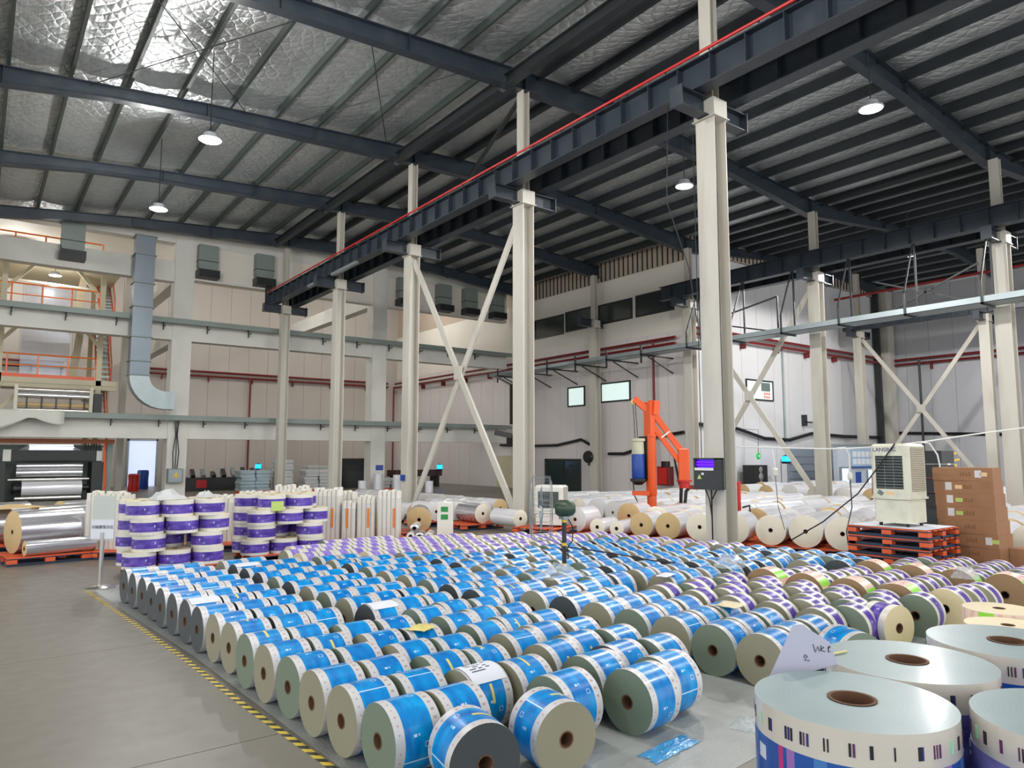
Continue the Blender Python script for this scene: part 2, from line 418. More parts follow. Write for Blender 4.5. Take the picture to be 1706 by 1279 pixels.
ceil = m.build('ceiling', M_foil, origin=(10,10,11)); structure(ceil)
m = MB()
for a, b in zip(PT[:-1], PT[1:]): m.add([(a[0],-12,a[1]+.32),(b[0],-12,b[1]+.32),(b[0],32.6,b[1]+.32),(a[0],32.6,a[1]+.32),(a[0],-12,a[1]+.36),(b[0],-12,b[1]+.36),(b[0],32.6,b[1]+.36),(a[0],32.6,a[1]+.36)],
    [(0,1,2,3),(7,6,5,4),(0,4,5,1),(1,5,6,2),(2,6,7,3),(3,7,4,0)])
m.build('roof_sheet', M_galv, parent=ceil)
pme = MB().box(-.035,-12,0,.035,32.2,.012).box(-.035,-12,.19,.035,32.2,.2).box(-.035,-12,.012,-.029,32.2,.19).box(.02,-12,.012,.035,32.2,.03).mesh('purlin', M_purlin)
pmd = pme.copy(); pmd.materials.clear(); pmd.materials.append(M_purlind)
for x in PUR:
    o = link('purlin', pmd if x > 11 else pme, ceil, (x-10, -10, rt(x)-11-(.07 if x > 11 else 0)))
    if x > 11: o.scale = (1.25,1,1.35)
# ceiling over the rear hall
m = MB().box(-14,32.7,12.2,24.4,46.4,12.4); structure(m.build('ceiling_rear', M_wallu))
for i, y in enumerate(YR):
    m = MB(); X = sorted(set([p[0] for p in PB+PT]))
    for a, b in zip(X[:-1], X[1:]):
        for (w0, f0, f1) in ((.008, 0, 1),):
            zb0, zb1, zt0, zt1 = rb(a), rb(b), rt(a), rt(b)
            m.add([(a,y-w0,zb0),(b,y-w0,zb1),(b,y-w0,zt1),(a,y-w0,zt0),(a,y+w0,zb0),(b,y+w0,zb1),(b,y+w0,zt1),(a,y+w0,zt0)],[(0,1,2,3),(7,6,5,4)])
            for za, zc, t in ((zb0, zb1, .018), (zt0-.018, zt1-.018, .018)):
                m.add([(a,y-.13,za),(b,y-.13,zc),(b,y+.13,zc),(a,y+.13,za),(a,y-.13,za+t),(b,y-.13,zc+t),(b,y+.13,zc+t),(a,y+.13,za+t)],
                      [(0,3,2,1),(4,5,6,7),(0,1,5,4),(2,3,7,6),(1,2,6,5),(3,0,4,7)])
    for x in (-5,0,4.4,7.3,10.6,14,18.5,23.7,29.2,33): m.box(x-.008,y-.12,rb(x)+.01,x+.008,y+.12,rt(x)-.01)
    nm = ['','','','over the nearest visible column','over the second column of the crane row','over the third column of the crane row','over the fourth column of the crane row','beside the far concrete frame']
    o = m.build('roof_rafter', M_slate, origin=(10.6,y,10.9))
    tag(o, 'dark slate steel roof rafter spanning crosswise '+nm[i] if nm[i] else 'dark slate roof rafter above and behind the camera, number %s from the rear' % ORD[i+1], 'rafter', 'roof rafters')
# tie beams along the crane row under the roof
for i, (a, b) in enumerate(zip(YR[2:-1], YR[3:])):
    m = MB().ibeam((9.98,a+.14,10.98),(9.98,b-.14,10.98),.30,.2)
    tag(m.build('tie_beam', M_dark, origin=(9.98,(a+b)/2,10.98)), 'dark tie beam under the roof in the %s bay of the crane row, counted from the camera' % ORD[i+1], 'beam', 'tie beams')
m = MB().bar((10.65,13.95,10.85),(12.6,19.2,10.98),.09,.09)
tag(m.build('roof_brace', M_dark, origin=(11.6,16.5,10.9)), 'dark diagonal roof brace between two rafters beside the crane row', 'brace')
for i, (p, q) in enumerate([((1.6,13.7),(5.4,19.4)),((5.2,13.7),(1.7,19.4)),((6.4,13.7),(9.6,19.4)),((9.4,13.7),(6.6,19.4))]):
    m = MB().tube([(p[0],p[1]+.1,rt(p[0])-.05-.04*(i%2)),(q[0],q[1]-.1,rt(q[0])-.05-.04*(i%2))],.012,6)
    tag(m.build('tie_rod', M_dark, origin=(p[0],p[1],10.9)), 'thin steel tie rod crossing below the foil roof, %s from the left' % ORD[i+1], 'rod', 'roof tie rods')

# ------------------------------------------------------------------ crane row columns
def hsec(m, x, y, z0, z1, bf, d, tf=.022, tw=.016, mi=0):
    m.box(x-d/2,y-bf/2,z0,x-d/2+tf,y+bf/2,z1,mi).box(x+d/2-tf,y-bf/2,z0,x+d/2,y+bf/2,z1,mi).box(x-d/2+tf,y-tw/2,z0,x+d/2-tf,y+tw/2,z1,mi)
colname1 = {8.0:'nearest and largest pale steel column, carrying the violet insect lamp', 13.7:'pale steel column behind the small white air cooler', 19.4:'pale steel column at the left foot of the big cross brace',
            25.0:'narrow pale steel column standing behind the white foam bundles', 30.9:'farthest pale steel column at the end of the crane beam', 2.2:'pale steel column outside the right edge of the view'}
def column(x, y, zc, ztop, lab, bf=.42, d=.34, cap=True):
    r = thing('steel_column', lab, 'column', (x,y,0), group='pale steel columns')
    m = MB(); hsec(m, x, y, .03, zc, bf, d); m.build('lower_shaft', M_white, r)
    MB().box(x-d/2-.08,y-bf/2-.08,0,x+d/2+.08,y+bf/2+.08,.03).build('base_plate', M_white, r)
    if cap:
        m = MB().box(x-d/2-.02,y-bf/2-.02,zc,x+d/2+.02,y+bf/2+.02,zc+.34).box(x-d/2-.05,y-bf/2-.05,zc-.02,x+d/2+.05,y+bf/2+.05,zc); m.build('cap', M_white, r)
    m = MB(); hsec(m, x, y, zc+.34, ztop, .26, .2); m.build('upper_shaft', M_white, r)
    m = MB().ibeam((x-.95,y,zc+.19),(x-d/2-.025,y,zc+.19),.34,.24).ibeam((x+d/2+.025,y,zc+.19),(x+.95,y,zc+.19),.34,.24)
    for sx_ in (-.95,.95): m.box(x+sx_-.012,y-.14,zc,x+sx_+.012,y+.14,zc+.38)
    m.build('corbel', M_slate, r)
    return r
for y in colname1: column(10.6, y, 7.98, rb(10.6)-.005, colname1[y])
# crane runway beams either side of the row
def runway(x, y0, y1, zb, h, lab, step=.73):
    r = thing('crane_beam', lab, 'crane beam', (x,(y0+y1)/2,zb+h/2), group='crane runway beams')
    MB().ibeam((x,y0,zb+h/2),(x,y1,zb+h/2),h,.30,.025,.014).build('girder', M_slate, r)
    st = MB().box(-.14,-.008,-h/2+.025,.14,.008,h/2-.025).mesh('stiffener', M_slate)
    n = int((y1-y0)/step)
    for k in range(n+1): link('stiffener', st, r, (0, y0+k*step+.05-(y0+y1)/2, 0))
    return r
b1 = runway(10.15,-2,31.9,8.37,.56,'dark crane beam topped by the bright red conductor rail')
tg = MB().tube([(9.98,-2,8.985),(9.98,31.5,8.985)],.028,8)
tg.build('conductor_rail', M_redb, b1)
m = MB()
for k in range(34): m.box(9.97,-1.5+k,8.93,9.99,-1.47+k,8.98)
m.box(10.02,31.86,8.3,10.3,31.94,9.6).box(10.05,31.7,8.95,10.25,31.9,9.5); m.build('end_stop', M_dark, b1)
runway(11.08,-2,31.9,8.37,.56,'plain dark crane beam just behind the beam with the red rail')
# white LED trough resting on the beam ends
for (y0,y1) in ((22.2,24.3),(25.6,26.6)):
    tag(MB().box(9.96,y0,8.27,10.08,y1,8.368).build('cable_trough', M_galv, origin=(10.02,(y0+y1)/2,8.3)), 'light grey trough under the crane beam beside the %s column' % ('fourth' if y0 < 25 else 'narrow fourth, far side,'), 'trough', 'troughs under the crane beam')

# ------------------------------------------------------------------ second and third rows
lab2 = {7.7:'pale column at the right edge behind the carton stack', 13.4:'pale column right of the orange jib crane, with catwalk hangers', 19.0:'pale column at the corner of the office wall', 24.7:'pale column against the window wall by the dark green door', 2.1:'pale column outside the right edge, second row'}
for y in lab2:
    column(23.4, y, 7.85, rb(23.4)-.005, lab2[y])
r2 = runway(22.85,-4,20.0,8.25,.58,'dark crane beam over the hanging cable tray, near side of the second row')
runway(23.95,-4,19.2,8.25,.58,'dark crane beam behind the second row of columns')
lab3 = {12.6:'slim pale column left of the right edge, third row', 18.35:'slim pale column in front of the blue office front'}
for y in lab3: column(35.9, y, 7.75, rb(35.9)-.005, lab3[y])
runway(35.6,5,18.9,8.1,.5,'short dark crane beam on the far third row of columns')
# cross braces
def xbrace(x, ya, yb, za, zb, lab):
    r = thing('cross_brace', lab, 'cross brace', (x,(ya+yb)/2,za), group='cross braces between columns')
    for p, q in (((x-.05,ya,za),(x-.05,yb,zb)),((x+.05,yb,za),(x+.05,ya,zb))):
        m = MB(); d = (Vector(q)-Vector(p)); 
        m.bar(p,q,.07,.16); m.bar(Vector(p)+Vector((-.03,0,0)),Vector(q)+Vector((-.03,0,0)),.012,.19); m.build('diagonal', M_white, r)
    MB().box(x-.09,(ya+yb)/2-.2,(za+zb)/2-.18,x-.07,(ya+yb)/2+.2,(za+zb)/2+.18).build('gusset_plate', M_white, r)
xbrace(10.6,13.95,19.15,.35,7.75,'large pale cross brace between the second and third columns of the crane row')
xbrace(23.4,13.65,18.75,.45,7.6,'pale cross brace to the right of the orange jib crane')
xbrace(35.9,12.85,18.1,.4,7.6,'thin pale cross brace over the air cooler at far right')

# ------------------------------------------------------------------ concrete frame across the far end (Y = 32)
for i, (x, lab) in enumerate([(-2.4,'white concrete column outside the left edge'),(6.66,'white concrete column carrying the grey switch box'),(15.75,'white concrete column with a small blue plate')]):
    r = thing('concrete_column', lab, 'column', (x,32.35,0), group='concrete frame columns')
    MB().box(x-.38,32.0,0,x+.38,32.7,11.75).build('shaft', M_conc, r)
    if i == 2: MB().box(x-.1,31.985,1.05,x+.3,32.0,1.3).build('number_plate', M_blue, r)
for (zb, zt, nm) in ((10.7,11.75,'top white concrete beam under the roof edge'),(6.57,7.36,'middle white concrete beam with a gutter shelf'),(2.46,3.36,'lowest white concrete beam with a gutter shelf')):
    r = thing('concrete_beam', nm, 'beam', (8,32.3,zb))
    for (a, b) in ((-14,-2.78),(-2.02,6.28),(7.04,15.37),(16.13,23.6)): MB().box(a,32.05,zb,b,32.6,zt).build('beam_span', M_conc, r)
    if zb < 9:
        MB().box(-14,31.55,zt-.02,23.6,32.0,zt+.05).box(-14,31.53,zt-.16,23.6,31.57,zt+.05).build('gutter', M_gutter, r)
        bm = MB().box(-.02,-.42,-.3,.02,0,-.26).box(-.02,-.05,-.42,.02,0,-.02).mesh('bracket', M_dark)
        for k in range(21): link('bracket', bm, r, (-13+k*1.72-8, 31.99-32.3, zt-zb))
tag(MB().box(-14,32.1,9.05,6.28,32.6,9.92).build('concrete_beam', M_conc, origin=(-4,32.3,9.05)), 'white concrete beam crossing behind the upper left duct', 'beam')
w = MB().box(7.04,32.06,9.2,23.6,32.45,10.7).build('wall_upper_band', M_wallu); structure(w)
for (a,b) in ((7.1,15.3),(16.2,23.5)): MB().box(a,32.02,9.2,b,32.06,9.3).build('band_ledge', M_conc, w)
tag(MB().bar((6.66,32.7,9.6),(6.66,45.8,9.6),.5,.75).build('concrete_beam', M_conc, origin=(6.66,39,9.6)), 'white concrete beam running back from the frame behind the big duct', 'beam')
tag(MB().bar((15.75,32.7,9.6),(15.75,45.8,9.6),.5,.75).build('concrete_beam', M_conc, origin=(15.75,39,9.6)), 'white concrete beam running back from the middle frame column', 'beam')
tag(MB().bar((6.66,32.7,6.9),(6.66,45.8,6.9),.4,.6).build('concrete_beam', M_conc, origin=(6.66,39,6.9)), 'lower white concrete beam running back beside the duct', 'beam')

# ------------------------------------------------------------------ walls
def panel_wall(name, mat, p0, p1, z0, z1, th, step, out, mats2=None):
    """backing sheet plus upright sandwich panels proud of the joints; `out` is the side facing the hall"""
    p0, p1 = Vector((p0[0],p0[1],0)), Vector((p1[0],p1[1],0)); d = p1-p0; L = d.length; d.normalize(); n = Vector((out[0],out[1],0))
    mid = (p0+p1)/2
    wl = MB().bar(p0+Vector((0,0,(z0+z1)/2))-n*th/2, p1+Vector((0,0,(z0+z1)/2))-n*th/2, th, z1-z0).build(name, M_gap, origin=(mid.x,mid.y,z0)); structure(wl)
    k = int(round(L/step)); s = L/k
    a, b = d*(-s/2+.008), d*(s/2-.008)
    m = MB(); o = n*.02
    m.add([a,b,b+o,a+o]+[q+Vector((0,0,z1-z0)) for q in (a,b,b+o,a+o)], [(0,3,2,1),(4,5,6,7),(0,1,5,4),(1,2,6,5),(2,3,7,6),(3,0,4,7)])
    me = m.mesh('wall_panel', mat)
    for i in range(k):
        c = p0+d*(s*(i+.5))-mid; link('wall_panel', me, wl, (c.x, c.y, 0))
    return wl
wb = panel_wall('wall_rear', M_wallb, (-14,45.9), (24.3,45.9), 0, 12.2, .2, 1.2, (0,-1))
wp = panel_wall('wall_windows', M_wallp, (24.0,45.9), (24.0,19.5), 0, 7.15, .2, 1.2, (-1,0))
wu = MB().box(23.97,19.5,7.15,24.17,45.9,10.15).build('wall_windows_upper', M_wallu, origin=(24,30,7.15)); structure(wu)
wf = panel_wall('wall_office', M_wallo, (24.0,19.6), (41.3,19.6), 0, 10.6, .2, 1.24, (0,-1))
we = panel_wall('wall_right', M_walle, (41.1,19.6), (41.1,-6), 0, 11.0, .2, 1.2, (-1,0))
# translucent ribbed strip above the window wall
ls = MB().box(24.05,19.6,10.15,24.12,46,12.2).build('wall_strip', M_brick); structure(ls)
m = MB()
for k in range(41): m.box(24.0,19.7+k*.3,10.2,24.05,19.74+k*.3,11.15)
o = m.build('strip_rib', M_dark, ls); o['kind'] = 'stuff'
ls2 = MB().box(24.0,19.45,10.6,41.3,19.52,11.3).build('wall_strip_right', M_brick); structure(ls2)
m = MB()
for k in range(56): m.box(24.1+k*.3,19.4,10.62,24.14+k*.3,19.45,11.25)
o = m.build('strip_rib', M_dark, ls2); o['kind'] = 'stuff'
# windows of the window wall
def window_x(n, y0, y1, z0, z1, glass, x=23.98):
    w = MB().box(x-.06,y0,z0,x,y1,z0+.07).box(x-.06,y0,z1-.07,x,y1,z1).box(x-.06,y0,z0+.07,x,y0+.07,z1-.07).box(x-.06,y1-.07,z0+.07,x,y1,z1-.07).build('window_%d' % n, M_dark, origin=(x,(y0+y1)/2,z0)); structure(w)
    MB().box(x-.03,y0+.07,z0+.07,x-.015,y1-.07,z1-.07).build('window_pane', glass, w); return w
for i, (a, b, z0, z1, g) in enumerate([(27.55,29.95,8.0,9.05,M_glassd),(25.2,27.4,8.05,9.1,M_glassd),(22.72,24.98,8.07,9.05,M_glassd),(20.25,22.5,8.07,9.08,M_glassd),(26.0,27.28,4.2,5.2,M_glasslit),(22.92,24.87,4.28,5.22,M_glasslit)]):
    window_x(i+1, a, b, z0, z1, g)
x0, x1, z0, z1, y = 27.93, 30.05, 4.3, 5.26, 19.58
w = MB().box(x0,y-.06,z0,x1,y,z0+.07).box(x0,y-.06,z1-.07,x1,y,z1).box(x0,y-.06,z0+.07,x0+.07,y,z1-.07).box(x1-.07,y-.06,z0+.07,x1,y,z1-.07).build('window_7', M_dark, origin=(x0,y,z0)); structure(w)
MB().box(x0+.07,y-.03,z0+.07,x1-.07,y-.015,z1-.07).build('window_pane', M_glasslit, w)
MB().box(29.1,y-.045,4.75,29.8,y-.03,5.15).build('dark_poster', M_slat, w)
m = MB()
for r_ in range(2):
    for c_ in range(3): m.box(29.28+c_*.18,y-.045,4.42+r_*.16,29.42+c_*.18,y-.03,4.54+r_*.16)
m.build('red_lettering', pm('faded_red', (226,150,140), .6), w)
# doors
d1 = MB().box(23.9,26.35,0,23.98,29.0,1.55).build('door_1', pm('door_dark_green', (34,48,48), .25, var=.2, coat=.4), origin=(23.94,27.7,0)); structure(d1)
MB().box(23.86,28.85,0,23.91,29.05,1.6).box(23.86,26.3,1.5,23.91,29.05,1.6).box(23.86,27.6,.02,23.905,27.66,1.5).build('door_frame', M_dark, d1)
bo = MB().box(30.9,17.0,0,35.1,17.2,2.2).build('wall_office_front', pm('office_front', (178,186,196), .5), origin=(33,17.1,0)); structure(bo)
MB().box(30.8,16.95,2.2,35.2,17.25,2.28).build('roof_trim', M_galv, bo)
d2 = MB().box(31.05,16.94,0,31.7,16.99,1.2).build('door_2', M_officelit, origin=(31.4,16.97,0)); structure(d2)
MB().box(30.98,16.9,0,31.05,16.99,1.26).box(31.7,16.9,0,31.77,16.99,1.26).box(31.05,16.9,1.2,31.7,16.99,1.26).build('door_frame', M_galv, d2)
w8 = MB().box(33.38,16.93,.2,33.43,16.99,1.1).box(34.3,16.93,.2,34.35,16.99,1.1).box(33.43,16.93,.2,34.3,16.99,.25).build('window_8', M_galv, origin=(33.9,16.97,.2)); structure(w8)
MB().box(33.43,16.95,.25,34.3,16.98,1.1).build('window_pane', M_officelit, w8)
MB().box(33.43,16.94,.25,34.3,16.95,.48).build('window_clutter', pm('clutter_blue', (150,160,205), .5), w8)
M_officeb = pm('office_blue_board', (150,176,200), .4, var=.12, scale=4)
t = thing('notice_board', 'pale blue gridded notice board high on the office front', 'board', (33.3,16.98,1.2))
MB().box(32.05,16.94,1.27,34.5,16.99,2.05).build('board_panel', M_officeb, t)
for r_ in range(2):
    for k in range(6): MB().box(32.12+k*.39,16.93,1.36+r_*.34,32.42+k*.39,16.94,1.62+r_*.34).build('notice', M_label, t)
MB().box(32.05,16.92,1.2,34.5,16.99,1.27).build('blue_trim', M_blue, t)
tag(MB().box(32.4,16.95,.42,32.82,16.99,1.0).box(32.4,16.94,.94,32.82,16.95,1.02).build('wall_notice', M_blue, origin=(32.6,16.97,.42)), 'deep blue upright notice beside the lit office door', 'notice')
t = thing('shutter_door', 'grey blue roller shutter left of the office door with dark blue plates', 'shutter', (33.0,19.5,0))
MB().box(31.0,19.5,0,35.0,19.57,2.1).build('shutter_curtain', pm('shutter_grey', (140,150,164), .45, var=.08), t)
for k in range(5): MB().box(31.0,19.48,.3+k*.35,35.0,19.5,.33+k*.35).build('shutter_rib', M_galv, t)
for xx in (33.2,34.4): MB().box(xx-.6,19.46,.42,xx+.25,19.48,.58).build('blue_plate', M_blue, t)
# column strips standing on the right wall corner
tag(MB().box(40.2,18.9,0,40.9,19.4,10.9).build('corner_column', M_white, origin=(40.5,19.2,0)), 'broad pale column filling the far right wall corner', 'column')
tag(MB().box(39.75,19.2,0,39.95,19.5,10.9).build('downpipe', M_dark, origin=(39.85,19.35,0)), 'dark vertical downpipe beside the far corner column', 'pipe')

# ------------------------------------------------------------------ pipes
def pipe(pts, r, mat, lab, group=None, brackets=None, nm='pipe'):
    o = MB().tube(pts, r, 8).build(nm, mat, origin=pts[0]); tag(o, lab, 'pipe', group)
    if brackets:
        for b in brackets: MB().box(*b).build('pipe_bracket', mat, o)
    return o
for z, nm in ((6.82,'upper'),(6.56,'lower')):
    pipe([(7.4,45.7,z),(23.2,45.7,z)], .065, M_red, nm+' of two dark red pipes along the beige rear wall', brackets=[(8.5+k*2.6,45.66,z-.32,8.56+k*2.6,45.88,z-.06) for k in range(6)] if z<6.7 else None)
    pipe([(23.7,45.6,z),(23.7,20.0,z)], .065, M_red, nm+' of two dark red pipes along the window wall', brackets=[(23.68,21+k*2.6,z-.35,23.98,21.06+k*2.6,z-.06) for k in range(9)] if z<6.7 else None)
    pipe([(24.2,19.3,z+.35),(40.9,19.3,z+.3)], .07, M_red, nm+' of two dark red pipes on the office wall', brackets=[(25+k*2.6,19.28,z+.02,25.06+k*2.6,19.58,z+.28) for k in range(6)] if z<6.7 else None)
    pipe([(40.85,19.1,z+.2),(40.85,0,z+.2)], .07, M_red, nm+' of two dark red pipes on the right wall', brackets=[(40.8,4+k*2.6,z-.15,41.08,4.06+k*2.6,z+.14) for k in range(6)] if z<6.7 else None)
pipe([(0,45.7,6.8),(3.6,45.7,6.8)], .07, M_red, 'dark red pipe seen behind the orange platform rails, upper one')
pipe([(0,45.7,6.5),(3.6,45.7,6.5)], .07, M_red, 'dark red pipe seen behind the orange platform rails, lower one')
pipe([(35.5,19.3,9.85),(35.5,-4,9.98)], .065, M_reds, 'red sprinkler main running under the right hand roof')
pipe([(23.72,21.3,6.8),(23.72,21.3,.6),(23.5,21.3,.5),(23.2,21.3,.5)], .055, M_red, 'dark red standpipe dropping the window wall by the orange jib')
pipe([(23.6,45.6,6.6),(23.6,45.6,.01)], .06, M_red, 'dark red standpipe in the rear corner of the hall')
pipe([(13.6,45.65,6.6),(13.6,45.65,.01)], .06, M_red, 'dark red standpipe on the rear wall left of the middle')
pipe([(40.8,17.6,7),(40.8,17.6,.01)], .06, M_dark, 'dark standpipe on the right wall beside the far corner')
t = thing('fire_hose_cabinet', 'dark red hose cabinet beneath the standpipe behind the jib', 'cabinet', (23.8,20.9,.7))
MB().box(23.6,20.5,.5,23.97,21.1,1.3).build('cabinet_box', M_red, t); MB().box(23.58,20.55,.55,23.6,21.05,1.25).build('cabinet_door', M_redb, t)
# vertical wall pipe with tap arms on the office wall
pipe([(30.9,19.53,7.0),(30.9,19.53,1.9)], .05, M_galv, 'grey vertical pipe on the office wall right of the lit window')
t = thing('wall_bracket', 'dark L-shaped bracket arm on the office wall', 'bracket', (33,19.4,3.3))
MB().box(32.4,19.3,3.2,32.46,19.58,3.75).box(32.4,19.3,3.35,34.1,19.36,3.42).box(34.02,19.3,3.4,34.1,19.36,3.72).build('bracket_arm', M_dark, t)
# black drooping hoses on walls
pipe([(23.85,33,2.35),(23.85,31,2.3),(23.85,29.5,2.28),(23.85,28,2.3),(23.85,26.2,2.55),(23.85,25.6,2.3)], .07, M_rope, 'black hose drooping along the wall above the dark green door', nm='hose')
pipe([(23.85,24.3,1.85),(23.85,23.3,1.85),(23.85,22.3,2.1),(23.85,21.3,2.6),(23.85,19.8,2.75)], .07, M_rope, 'black hose rising along the wall behind the orange jib', nm='hose')
pipe([(24.2,19.4,3.1),(27,19.4,2.95),(29,19.4,2.55),(31,19.4,2.5),(33,19.4,2.85),(36,19.4,2.75),(40,19.4,2.75)], .08, M_rope, 'black cable bundle sagging across the office wall', nm='cable')
pipe([(41,19,3.0),(41,12,2.75),(41,4,2.9)], .08, M_rope, 'black cable bundle along the right wall', nm='cable')
t = thing('wall_fan', 'small round black fan on the column beside the dark green door', 'fan', (23.2,24.95,1.6))
MB().lathe((23.15,24.95,1.7),[(.05,-.12),(.26,-.1),(.3,0),(.26,.1),(.05,.12)],20,axis='x').build('fan_cage', M_black, t); MB().box(23.15,24.92,1.3,23.25,24.98,1.45).build('fan_bracket', M_black, t)

# ------------------------------------------------------------------ hanging cable tray
t = thing('cable_tray', 'long galvanised cable tray hung below the dark crane beam', 'cable tray', (22.55,18,6.0))
m = MB().box(22.0,5.0,5.98,22.8,31.5,5.995).box(22.0,5.0,5.98,22.01,31.5,6.16).box(22.79,5.0,5.98,22.8,31.5,6.16); m.build('tray', M_galv, t)
for k in range(7):
    y = 5.7+k*2.05; x = 22.55
    MB().box(21.95,y-.025,5.93,22.0,y+.025,6.6).bar((21.975,y,6.6),(22.72,y,8.25),.04,.04).box(22.8,y-.025,5.93,22.85,y+.025,8.25).box(21.95,y-.025,5.93,22.85,y+.025,5.98).build('hanger', M_dark, t)
for k in range(6):
    y = 20.4+k*2.05
    MB().box(21.95,y-.03,5.92,23.99,y+.03,5.98).box(21.95,y-.03,5.6,22.01,y+.03,6.35).bar((22.4,y,5.9),(23.95,y,5.3),.04,.05).build('hanger', M_dark, t)
t = thing('maintenance_frame', 'thin dark crossed steel frame above the cable tray at right', 'frame', (23.2,9,6.4))
MB().bar((23.2,8.2,6.2),(23.2,11.2,7.4),.05,.05).bar((23.2,11.2,6.2),(23.2,8.2,7.4),.05,.05).build('cross_bar', M_dark, t)
t = thing('maintenance_frame', 'thin dark triangular steel frame above the cable tray beside the office wall', 'frame', (22.9,16,6.4))
MB().bar((22.9,17.8,7.0),(22.9,14.6,7.5),.05,.05).bar((22.9,17.8,7.0),(22.9,14.6,6.2),.05,.05).bar((22.9,14.6,6.15),(22.9,14.6,7.5),.05,.05).build('cross_bar', M_dark, t)

# ------------------------------------------------------------------ duct outlets on the frame and the big duct
def outlet(x, lab, wd=.78):
    t = thing('air_outlet', lab, 'air outlet', (x,31.9,10.0), group='air outlets along the far frame')
    MB().box(x-wd/2,31.62,9.75,x+wd/2,32.08,10.72).box(x-wd/2+.02,31.6,9.6,x+wd/2-.02,32.04,9.75).build('duct_drop', M_gutter, t)
    MB().box(x-wd/2-.03,31.44,9.28,x+wd/2+.05,32.04,9.62).build('hood', M_dark, t)
    g = MB().box(x-wd/2,31.42,9.31,x+wd/2+.02,31.44,9.59).build('grille', M_grille, t)
    m = MB()
    for k in range(5): m.box(x-wd/2,31.41,9.33+k*.055,x+wd/2+.02,31.42,9.345+k*.055)
    m.build('louvre', M_dark, g)
    MB().box(x-wd/2-.02,31.6,10.0,x+wd/2+.02,32.04,10.03).build('flange', M_dark, t)
for x, l in ((2.55,'grey duct outlet with black grille over the upper left platform'),(7.5,'grey duct outlet just right of the concrete column'),(9.9,'grey duct outlet beside the end of the crane beam'),(17.0,'grey duct outlet right of the middle concrete column'),
             (19.3,'grey duct outlet left of the cross brace, first of three'),(20.95,'grey duct outlet in the middle of the three above the cross brace'),(22.75,'grey duct outlet nearest the window wall')): outlet(x, l)
t = thing('air_duct', 'tall blue grey square duct dropping beside the concrete column', 'duct', (4.95,31.1,5))
zs = [10.45,9.7,8.55,7.6,6.4,5.45,4.9]
m = MB().box(4.6,30.85,4.9,5.3,31.45,10.5); m.build('duct_shaft', pm('duct_blue_grey', (118,128,136), .4, .35, var=.08, scale=2), t)
MB().box(4.7,31.44,6.7,5.2,32.06,6.8).box(4.7,31.44,9.4,5.2,32.11,9.5).build('wall_bracket', M_dark, t)
fm = MB().box(-.4,-.35,-.02,.4,.35,.02).mesh('duct_flange', M_slat)
for z in zs: link('duct_flange', fm, t, (0,.05,z-5))
m = MB(); n = 8; P = []
for k in range(n+1):
    a = pi/2*k/n; P.append((5.9-1.3*cos(a), 4.9-1.3*sin(a), 5.9-.6*cos(a), 4.9-.6*sin(a)))
for a, b in zip(P[:-1], P[1:]):
    m.add([(a[0],30.85,a[1]),(a[2],30.85,a[3]),(b[2],30.85,b[3]),(b[0],30.85,b[1]),(a[0],31.45,a[1]),(a[2],31.45,a[3]),(b[2],31.45,b[3]),(b[0],31.45,b[1])],[(0,1,2,3),(7,6,5,4),(0,3,7,4),(1,5,6,2)])
m.box(5.9,30.85,3.6,6.25,31.45,4.3)
m.build('duct_elbow', MATS['galvanised'], t)
t = thing('air_duct', 'grey duct cut by the left edge of the picture', 'duct', (-.35,31.4,9))
MB().box(-.75,31.1,7.4,.02,31.8,10.55).build('duct_shaft', M_gutter, t); MB().box(-.8,31.05,9.9,.06,31.85,9.95).build('duct_flange', M_slat, t)

# ------------------------------------------------------------------ high-bay lamps
def highbay(x, y, z, lab, zt=None, watt=LAMP_W):
    t = thing('high_bay_lamp', lab, 'lamp', (x,y,z), group='high bay lamps')
    MB().lathe((x,y,z),[(.05,.16),(.14,.15),(.17,.06),(.24,.03),(.25,0),(.235,-.012)],24).build('housing', M_lamph, t)
    MB().lathe((x,y,z-.013),[(.001,0),(.225,0)],24,cap=False,sm=False).build('lens', M_lens, t)
    top = (rt(x)+.15) if zt is None else zt
    MB().tube([(x,y,z+.15),(x,y,top)],.012,6).build('suspension_rod', M_dark, t)
    ld = bpy.data.lights.new('lamp_light','SPOT' if (x > 10 or x < 0) and y < 30 else 'POINT'); ld.shadow_soft_size = .16
    if ld.type == 'SPOT': ld.spot_size = radians(178); ld.spot_blend = .12
    ld.energy = watt; ld.color = (1.0,.99,.97)
    lo = bpy.data.objects.new('lamp_light', ld); COL.objects.link(lo); lo.parent = t; lo.location = (0,0,-.2)
    return t
for (x, y, lab) in [(3.9,16.8,'round high bay lamp in the left bay, nearer one'),(3.9,22.6,'round high bay lamp in the left bay, farther one'),(14.57,6.95,'round high bay lamp in the right bay, nearer one'),(14.87,12.13,'round high bay lamp in the right bay left of the big column'),
                    (28.0,12.2,'high bay lamp behind the second crane beam'),(3.9,9.4,'high bay lamp above the top edge of the picture, left bay'),(3.9,5.2,'high bay lamp overhead in the left bay'),(3.9,-1.0,'high bay lamp above and behind the camera, left bay'),
                    (14.6,1.0,'high bay lamp outside the right edge'),(-5,5.2,'high bay lamp off to the left, nearer'),(-5,16.8,'high bay lamp off to the left, farther'),(28.0,5.0,'high bay lamp outside the right edge, third bay')]:
    highbay(x, y, 9.35 if x > 20 else 9.0, lab, None, 1700.0 if x > 20 else (1000.0 if x > 10 else LAMP_W))
for (x, y, lab) in [(11,39.5,'unseen lamp added to light the rear hall, left'),(20,39.5,'unseen lamp added to light the rear hall, right'),(1.0,41.5,'unseen lamp added to light the space behind the tower')]: highbay(x, y, 11.2, lab, 12.2, 420.0)  # added lamps hidden behind the upper band to brighten the rear hall
